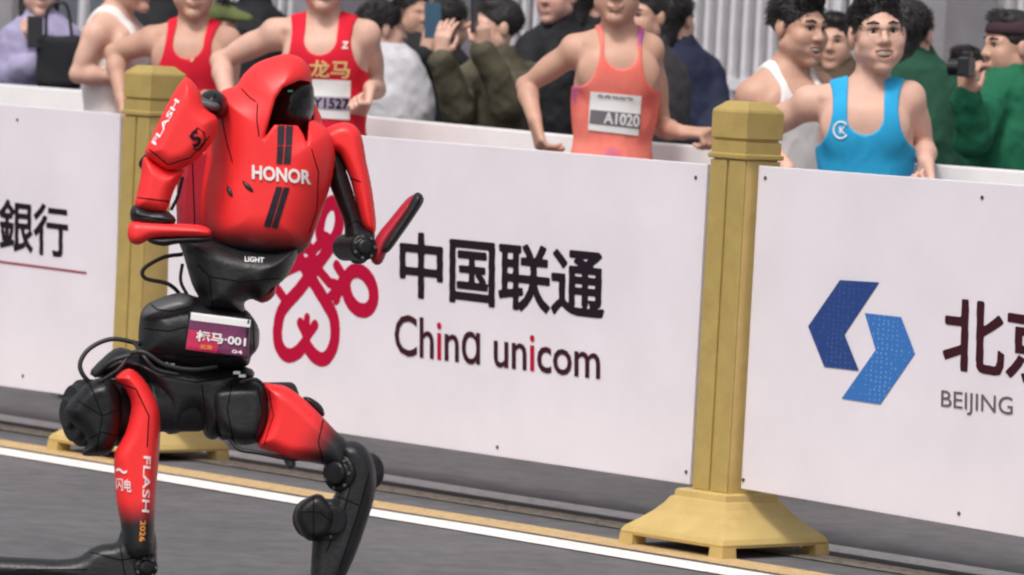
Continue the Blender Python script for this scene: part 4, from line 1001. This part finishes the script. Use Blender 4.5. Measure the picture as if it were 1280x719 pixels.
o = person('person running in an orange and violet singlet with race bib A1020', 18.25,
    dict(neck=(774, 44), head=(772, -18, -.05), hip=(762, 236), shL=(718, 60, .0), shR=(812, 60, .02), elL=(657, 107, .10), wrL=(668, 148, -.02), elR=(828, 160, .14), wrR=(853, 166, -.10), stride=.5),
    'tan', yaw=-4, k=1.12, am=.88, top=M_orn, face='calm', vox=.0055, hands=(('L', (.25, -.3, -.9), (.9, .3, .2), .45, -1), ('R', (.85, -.55, .05), (.2, .2, -1.), .9, 1)), wf=.95)
bib(o, ((738, 114.5), (802, 120.5), (798, 170), (735, 162.5)), (('band', ((738, 137), (801, 143), (799.5, 161), (736.5, 154)), None, mat('grey bib band', (.16, .155, .175), .6)), ('text', ((755, 139.5), (800, 144), (799, 159.5), (754, 154.5)), 'A1020', M_white), ('text', ((746, 117.5), (792, 122), (792, 126.5), (746, 122)), '北京马拉松', mat('grey brown ink', (.12, .09, .10), .6))))
M_redS = fabric('red singlet', (.68, .012, .035), .05)
M_yel = mat('pale yellow print', (.80, .52, .22), .6)
o = person('person in a red singlet with yellow lettering and race bib, right behind the robot', 19.3,
    dict(neck=(406, 28), head=(404, -32, -.04), hip=(408, 215), shL=(343, 40, .04), shR=(458, 42, .0), elL=(275, 76, .12), wrL=(286, 128, -.05), elR=(470, 112, .16), wrR=(463, 110, -.10), stride=-.5),
    'fair', yaw=6, k=1.14, top=M_redS, face='calm', vox=.0055, hands=(('R', (-.1, -.6, -.8), (-.9, -.2, .1), .92, 1),), shorts=fabric('red shorts', (.6, .012, .03)))
bib(o, ((390, 99), (438.5, 101), (437, 150), (386, 147)), (('band', ((389.5, 120), (438, 122), (437.5, 138), (388.5, 136)), None, mat('lilac bib band', (.42, .36, .48), .6)), ('text', ((391, 121.5), (437, 123.5), (436.5, 137), (390, 135)), 'Y1527', M_ink)))
text_on('chest_lettering', '龙马', ((386, 75), (438, 76), (437, 98.5), (386, 97)), o.cloth, o.d-.5, o.d+.3, M_yel, o.top, o.org, .02, .004)
text_on('chest_emblem', 'Z', ((428, 52), (436, 52), (435, 61), (427, 61)), o.cloth, o.d-.5, o.d+.3, M_white, o.top, o.org, .04, .004)
o = person('person running in a red singlet behind the left gold post, arm hanging over the board', 19.95,
    dict(neck=(243, 36), head=(243, -20, -.04), hip=(232, 190), shL=(190, 48, .03), shR=(285, 50, .0), elL=(142, 66, .10), wrL=(152, 122, .0), elR=(287, 104, .1), wrR=(256, 118, -.1), stride=.5),
    'tan', yaw=4, k=1.1, top=M_redS, face='calm', vox=.006, hands=(('L', (.1, -.3, -.9), (.9, .2, .1), .6, -1),), shorts=fabric('red shorts', (.6, .012, .03)))
text_on('chest_emblem', 'V', ((232, 68), (247, 69), (247, 78), (232, 77)), o.cloth, o.d-.5, o.d+.3, M_yel, o.top, o.org, .04, .004)
M_whS = fabric('white singlet', (.78, .74, .73), .06)
o = person('person running in a white singlet in profile, elbow bent, left of the gold post', 20.25,
    dict(neck=(142, 18), head=(161, -28, -.02), hip=(138, 190), shL=(119, 42, -.14), shR=(152, 42, .16), elL=(98, 93, -.16), wrL=(146, 97, -.16), elR=(165, 90, .2), wrR=(185, 80, .2), stride=.5),
    'fair', yaw=62, k=1.08, top=M_whS, face='calm', vox=.0065, hands=(('L', (.9, -.1, .1), (0, .2, -1), .9, 1),), wf=.9)
o = person('person running in a white singlet, smiling sideways, behind the right gold post', 17.95,
    dict(neck=(982, 86), head=(999, 34, -.03), hip=(985, 290), shL=(938, 118, -.04), shR=(1025, 108, .10), elL=(915, 165, .08), elR=(1030, 175, .15), stride=-.5),
    'tan', yaw=42, pitch=-2, k=1.08, top=M_whS, face='smile', vox=.0055, hair='tall', scoop=1.0)

# ---- onlookers behind the runners
ON = 'onlookers behind the runners'
def onl(label, d, J, top, yaw, **kw):
    kw['k'] = kw.get('k', 1.05)*.93; kw.setdefault('vox', .0085); kw.setdefault('hair', 'short')
    return person(label, d, J, kw.pop('skn', 'fair'), yaw=yaw, group=ON, wear='jacket', top=top, **kw)
def held(name, c, X, Y, Z, label, cat, material=None):   # a phone or camera held up
    c = np.array(c); t = thing(name, c, label, cat, 'phones and cameras held up by onlookers')
    Bag().box(c, np.array(X), np.array(Y), np.array(Z)).build('case', material or M_phone, t, bevel=.004, org=c)
    q = c - np.array(Z)*.55 + np.array(X)*.55 - np.array(Y)*1.02
    Bag().tube([q, q+unit(np.array(Y))*-.006], .012, 10).build('lens', M_visor, t, org=c)
    return t
J = dict
M_lav = fabric('lavender jacket', (.36, .33, .50)); M_bk = fabric('black jacket', (.018, .018, .022)); M_ol = fabric('olive jacket', (.075, .07, .045), .3, (.12, .105, .07), 12)
M_nv = fabric('navy jacket', (.02, .025, .055)); M_gr = fabric('green jacket', (.012, .13, .065)); M_gr2 = fabric('dark green jacket', (.018, .075, .045)); M_wj = fabric('white jacket', (.58, .57, .61))
onl('person with long dark hair in a lavender jacket at the left edge', 22.6, J(neck=(50, 26), head=(50, -14, -.03), hip=(52, 170), shL=(20, 50), shR=(82, 48), elL=(14, 92, -.05), wrL=(42, 80, -.2), elR=(88, 84, .0), wrR=(52, 52, -.22)), M_lav, 12, hair='long', face='calm', hands=(('R', (-.6, -.2, .6), (.2, .9, .2), .5, 1), ('L', (.9, -.1, .2), (0, .9, -.2), .5, -1)))
bgp = P(74, 78, 22.3)
bag = thing('shoulder_bag', bgp, 'black bag held in front of the lavender jacket', 'bag')
f = Fld().add(rbox(bgp, np.array([c_r, c_f, c_u]), (.10, .05, .12), .035), 0); sobj('bag_body', lambda X: f(X)+.008*noise3(X, 30.), bgp-.2, bgp+.2, .008, M_bk, bag, bgp)
Bag().tube(spline([bgp+c_r*-.06+c_u*.10, bgp+c_r*-.05+c_u*.24, bgp+c_r*.03+c_u*.26, bgp+c_r*.06+c_u*.10]), .008, 8).build('strap', M_rub, bag, smooth=True, org=bgp)
held('phone', P(44, 40, 22.25), c_r*.036, c_f*.005, c_u*.072, 'dark phone held by the person in the lavender jacket', 'phone')
onl('person in a black jacket between the white singlet and left red singlet runners', 23.2, J(neck=(197, 10), head=(200, -35), hip=(195, 160), shL=(170, 28), shR=(228, 28), elL=(165, 90), elR=(232, 90)), M_bk, -10)
onl('person in a black jacket behind the arm of the red runner beside the robot', 23.0, J(neck=(318, 12), head=(316, -35), hip=(310, 170), shL=(284, 30), shR=(348, 30), elL=(276, 90), elR=(350, 90)), M_bk, 20, skn='tan')
capc = P(279, 16, 22.3)
cp2 = onl('person in a dark jacket and olive green cap, low behind the red singlet runner', 22.6, J(neck=(272, 62), head=(271, 34), hip=(270, 200), shL=(246, 80), shR=(300, 80), elL=(240, 130), elR=(305, 130)), fabric('charcoal jacket', (.04, .04, .045)), 60)
f = Fld().add(ell(cp2.hd+UP*.055, np.eye(3), (.098, .098, .075)), 0).add(cone(cp2.hd+UP*.05+cp2.fw*.06, cp2.hd+UP*.035+cp2.fw*.16, .05, .035), .02).cut(lambda X: cp2.hd[2]+.035-X[:, 2], .004)
sobj('cap', f, cp2.hd-.22, cp2.hd+.24, .008, fabric('olive green cap', (.12, .14, .05)), cp2.t, cp2.org)
onl('person with black hair in a white jacket, turned away beside the red runner', 22.0, J(neck=(486, 76), head=(478, 36, .0), hip=(490, 210), shL=(468, 112), shR=(506, 108), elL=(464, 150), elR=(514, 150)), M_wj, 112, hair='bob', k=1.1)
onl('person in a black hooded jacket far behind, between the white jacket and the blue phone', 24.5, J(neck=(520, 50), head=(517, 16, .0), hip=(520, 190), shL=(496, 76), shR=(546, 76), elL=(490, 120), elR=(552, 120)), M_bk, 40, hair='bob', skn='tan')
onl('person in a dark plum jacket far behind, above the left gold post', 24.8, J(neck=(158, 22), head=(152, -12, .0), hip=(158, 170), shL=(132, 46), shR=(184, 44), elL=(128, 90), elR=(190, 90)), fabric('dark plum jacket', (.05, .022, .035)), -20, skn='tan')
onl('person in black far behind, between the stretched black arm and the orange singlet', 24.2, J(neck=(744, 40), head=(740, 4, .0), hip=(744, 190), shL=(718, 64), shR=(772, 64), elL=(712, 110), elR=(778, 110)), M_bk, 120, hair='bob')
onl('person in black holding up a blue phone next to the olive jacket', 22.6, J(neck=(552, 62), head=(562, 28), hip=(540, 230), shL=(524, 96), shR=(578, 92), elL=(505, 138, -.1), wrL=(532, 66, -.25), elR=(590, 140)), M_bk, 150, hair='bob', hands=(('L', (.2, -.1, .9), (.3, .9, 0), .25, -1),))
held('phone', P(541, 26, 22.1), c_r*.038+c_f*.01, c_f*.005, c_u*.078, 'blue phone held up between the red runner and the olive jacket', 'phone', mat('blue phone case', (.05, .11, .18), .35))
onl('person with short black hair in an olive jacket, arms raised to take a picture', 21.6, J(neck=(622, 82), head=(620, 34, .0), hip=(612, 240), shL=(580, 104, -.1), shR=(660, 100, .1), elL=(574, 138, -.25), wrL=(551, 72, -.35), elR=(634, 128, -.3), wrR=(604, 62, -.35)), M_ol, -72, hair='short', k=1.1, vox=.007, hands=(('L', (.05, -.1, 1.), (.5, .8, 0), .2, -1), ('R', (-.1, -.1, 1.), (-.6, .7, 0), .55, 1)))
held('phone', P(593, 20, 21.2), c_r*.012+c_f*.036, c_r*.005, c_u*.075, 'black phone held up by the person in the olive jacket', 'phone')
onl('person in a black jacket with an arm stretched forward, left of the orange singlet', 22.2, J(neck=(700, 36), head=(697, -6, -.03), hip=(690, 220), shL=(668, 56, -.05), shR=(738, 62, .05), elL=(648, 112, -.2), wrL=(612, 106, -.3), elR=(742, 130)), M_bk, -35, skn='rosy', face='calm', k=1.1)
onl('person in profile between the orange singlet and the navy jacket', 20.6, J(neck=(812, 66), head=(806, 20, .0), hip=(806, 240), shL=(782, 92, .0), shR=(840, 92, .1), elL=(776, 150), elR=(845, 150)), fabric('dark grey jacket', (.05, .045, .05)), -40, skn='tan', face='calm', hair='short', k=1.08)
onl('person with black hair in a navy jacket, left of the right gold post', 21.4, J(neck=(846, 66), head=(842, 24, .0), hip=(856, 240), shL=(820, 92, -.05), shR=(884, 92, .05), elL=(812, 150), elR=(896, 146, -.05), wrR=(884, 190, -.2)), M_nv, 150, hair='bob', k=1.12)
onl('person with dark hair half hidden between the white and the blue singlet', 21.4, J(neck=(1044, 86), head=(1043, 52, -.02), hip=(1045, 250), shL=(1016, 112), shR=(1076, 112), elL=(1010, 160), elR=(1080, 160)), fabric('brown jacket', (.09, .06, .04)), -15, skn='tan', face='calm', hair='short')
onl('person with black hair in a dark green jacket, right behind the blue singlet', 19.6, J(neck=(1143, 82), head=(1138, 42, .0), hip=(1148, 260), shL=(1112, 108), shR=(1184, 106), elL=(1106, 170), elR=(1192, 168)), M_gr2, 155, hair='bob', k=1.14)
onl('person in a white jacket behind the raised black camera at the right', 20.6, J(neck=(1206, 122), head=(1208, 92), hip=(1205, 260), shL=(1182, 140), shR=(1236, 140), elL=(1178, 190), elR=(1240, 190)), M_wj, -20, hair='short', k=.95)
o = onl('person in a green jacket raising a black camera, at the right edge', 18.6, J(neck=(1264, 104), head=(1263, 58, .0), hip=(1262, 290), shL=(1236, 128, -.12), shR=(1306, 124, .10), elL=(1216, 172, -.25), wrL=(1207, 122, -.35), elR=(1312, 190)), M_gr, -68, skn='tan', face='calm', hair='short', k=1.12, vox=.0065, hands=(('L', (.0, -.1, 1.), (.6, .7, 0), .45, -1),))
f = Fld().add(ell(o.hd+o.up*.055*o.k-o.fw*.012, o.HB, np.array((.090, .108, .062))*o.k), 0).cut(lambda X: o.hd[2]+.045-X[:, 2], .004)
sobj('cap', f, o.hd-.2, o.hd+.2, .006, fabric('dark plum cap', (.05, .025, .035)), o.t, o.org)
cc = P(1208, 84, 18.15)
cm = thing('camera', cc, 'black camera raised in one hand at the right edge', 'camera', 'phones and cameras held up by onlookers')
Xc, Yc = unit(c_r*.35+c_f*.94), unit(c_f*.35-c_r*.94)
Bag().box(cc, Xc*.052, Yc*.022, UP*.036).build('case', M_phone, cm, bevel=.008, org=cc)
Bag().tube([cc+Yc*.022, cc+Yc*.066], .030, 16).build('lens', M_visor, cm, smooth=False, org=cc)
Bag().box(cc+UP*.045, Xc*.020, Yc*.018, UP*.011).build('viewfinder', M_phone, cm, bevel=.004, org=cc)

# ================================================================== BEHIND THE CROWD
M_conc = mat('grey concrete', (.26, .25, .27), .85, var=.15, vscale=3, bump=.3, bscale=30); M_steel = mat('pale painted steel', (.74, .72, .75), .5, .2, var=.08)
M_dk = mat('dark cladding', (.055, .05, .06), .7, var=.35, vscale=2.); M_lil = mat('lilac wall paint', (.42, .39, .45), .8, var=.1, vscale=2)
def bx(name, u0, u1, n0, n1, z0, z1, M, parent, org, bevel=0.):
    return Bag().box(fence((u0+u1)/2, (n0+n1)/2, (z0+z1)/2), D*(u1-u0)/2, N*(n1-n0)/2, ZZ*(z1-z0)/2).build(name, M, parent, org=org, bevel=bevel)
nB = -9.5
org = fence(0, nB, 0)
wl = thing('building', org, 'grey building front with dark bays behind the crowd', 'building')
bx('wall', -32, 30, nB-3, nB-.30, 0, 7, M_conc, wl, org)
random.seed(9); u = -30.
while u < 28:
    wd = random.choice((1.1, 1.6, 2.2)); bx('window', u, u+wd, nB-.299, nB-.25, .9, 4.4, random.choice((M_dk, M_dk, mat('grey blue glass', (.13, .14, .17), .25))), wl, org); 
    for s_ in range(1, 3): bx('mullion', u+wd*s_/3-.03, u+wd*s_/3+.03, nB-.25, nB-.21, .9, 4.4, M_steel, wl, org)
    u += wd + random.choice((.35, .6, .9))
nR = -7.6; org = fence(0, nR, 0)
fr_ = thing('railing', org, 'pale steel railing of upright bars on a low lilac wall behind the crowd', 'railing')
bx('plinth', -26, 24, nR-.12, nR+.12, 0, 1.22, M_lil, fr_, org); bx('rail', -26, 24, nR-.03, nR+.03, 1.34, 1.40, M_steel, fr_, org); bx('rail', -26, 24, nR-.03, nR+.03, 2.62, 2.68, M_steel, fr_, org)
bme = None; u = -12.4; i = 0
while u < 11.6:
    if bme is None:
        ob = bx('bar', u, u+.035, nR-.018, nR+.018, 1.22, 2.66, M_steel, fr_, fence(u, nR, 0)); bme = ob.data; ob.location = tuple(fence(u, nR, 0)-org)
    else:
        ob = bpy.data.objects.new('bar', bme); COL.objects.link(ob); ob.parent = fr_; ob.location = tuple(fence(u, nR, 0)-org)
    u += .098; i += 1
for pu, wd in ((on_plane(1192, 60, nR+.2)[0], .21), (on_plane(895, 60, nR+.2)[0]-2.2, .18), (on_plane(440, 60, nR+.2)[0], .18), (on_plane(40, 60, nR+.2)[0], .18)):
    org = fence(pu, nR+.25, 0); t = thing('pillar', org, 'plain grey pillar standing in front of the pale railing', 'pillar', 'grey pillars along the railing')
    bx('shaft', pu-wd, pu+wd, nR+.13, nR+.50, .0, 3.2, M_conc, t, org, .01); bx('base', pu-wd-.05, pu+wd+.05, nR+.127, nR+.55, 0, .25, M_conc, t, org, .01)
# crowd barrier of white tube between the onlookers
def crowd_barrier(px0, px1, dpt, label):
    a = P(px0, 60, dpt); e = P(px1, 60, dpt); a[2] = e[2] = 0; org = (a+e)/2; ax = unit(e-a); L = np.linalg.norm(e-a)
    t = thing('crowd_barrier', org, label, 'barrier'); z0, z1 = .25, 1.42
    Bag().tube(spline([a+UP*z0, a+UP*(z1-.12), a+ax*.03+UP*(z1-.03), a+ax*.12+UP*z1, e-ax*.12+UP*z1, e-ax*.03+UP*(z1-.03), e+UP*(z1-.12), e+UP*z0], 5), .021, 10).build('frame', M_rail, t, smooth=True, org=org)
    Bag().tube([a+UP*z0, e+UP*z0], .018, 8).build('rail', M_rail, t, smooth=True, org=org); Bag().tube([a+UP*1.22, e+UP*1.22], .016, 8).build('rail', M_rail, t, smooth=True, org=org)
    for i in range(1, 9): q = a+ax*L*i/9; Bag().tube([q+UP*z0, q+UP*1.22], .009, 6).build('bar', M_rail, t, smooth=True, org=org)
    for q in (a+ax*.2, e-ax*.2): Bag().tube([q+N*-.3+UP*.02, q+UP*z0, q+N*.3+UP*.02], .016, 8).build('foot', M_rail, t, smooth=True, org=org)
crowd_barrier(502, 640, 24.2, 'white tube crowd barrier behind the black and olive jackets')
crowd_barrier(-60, 118, 25.4, 'white tube crowd barrier behind the lavender jacket')
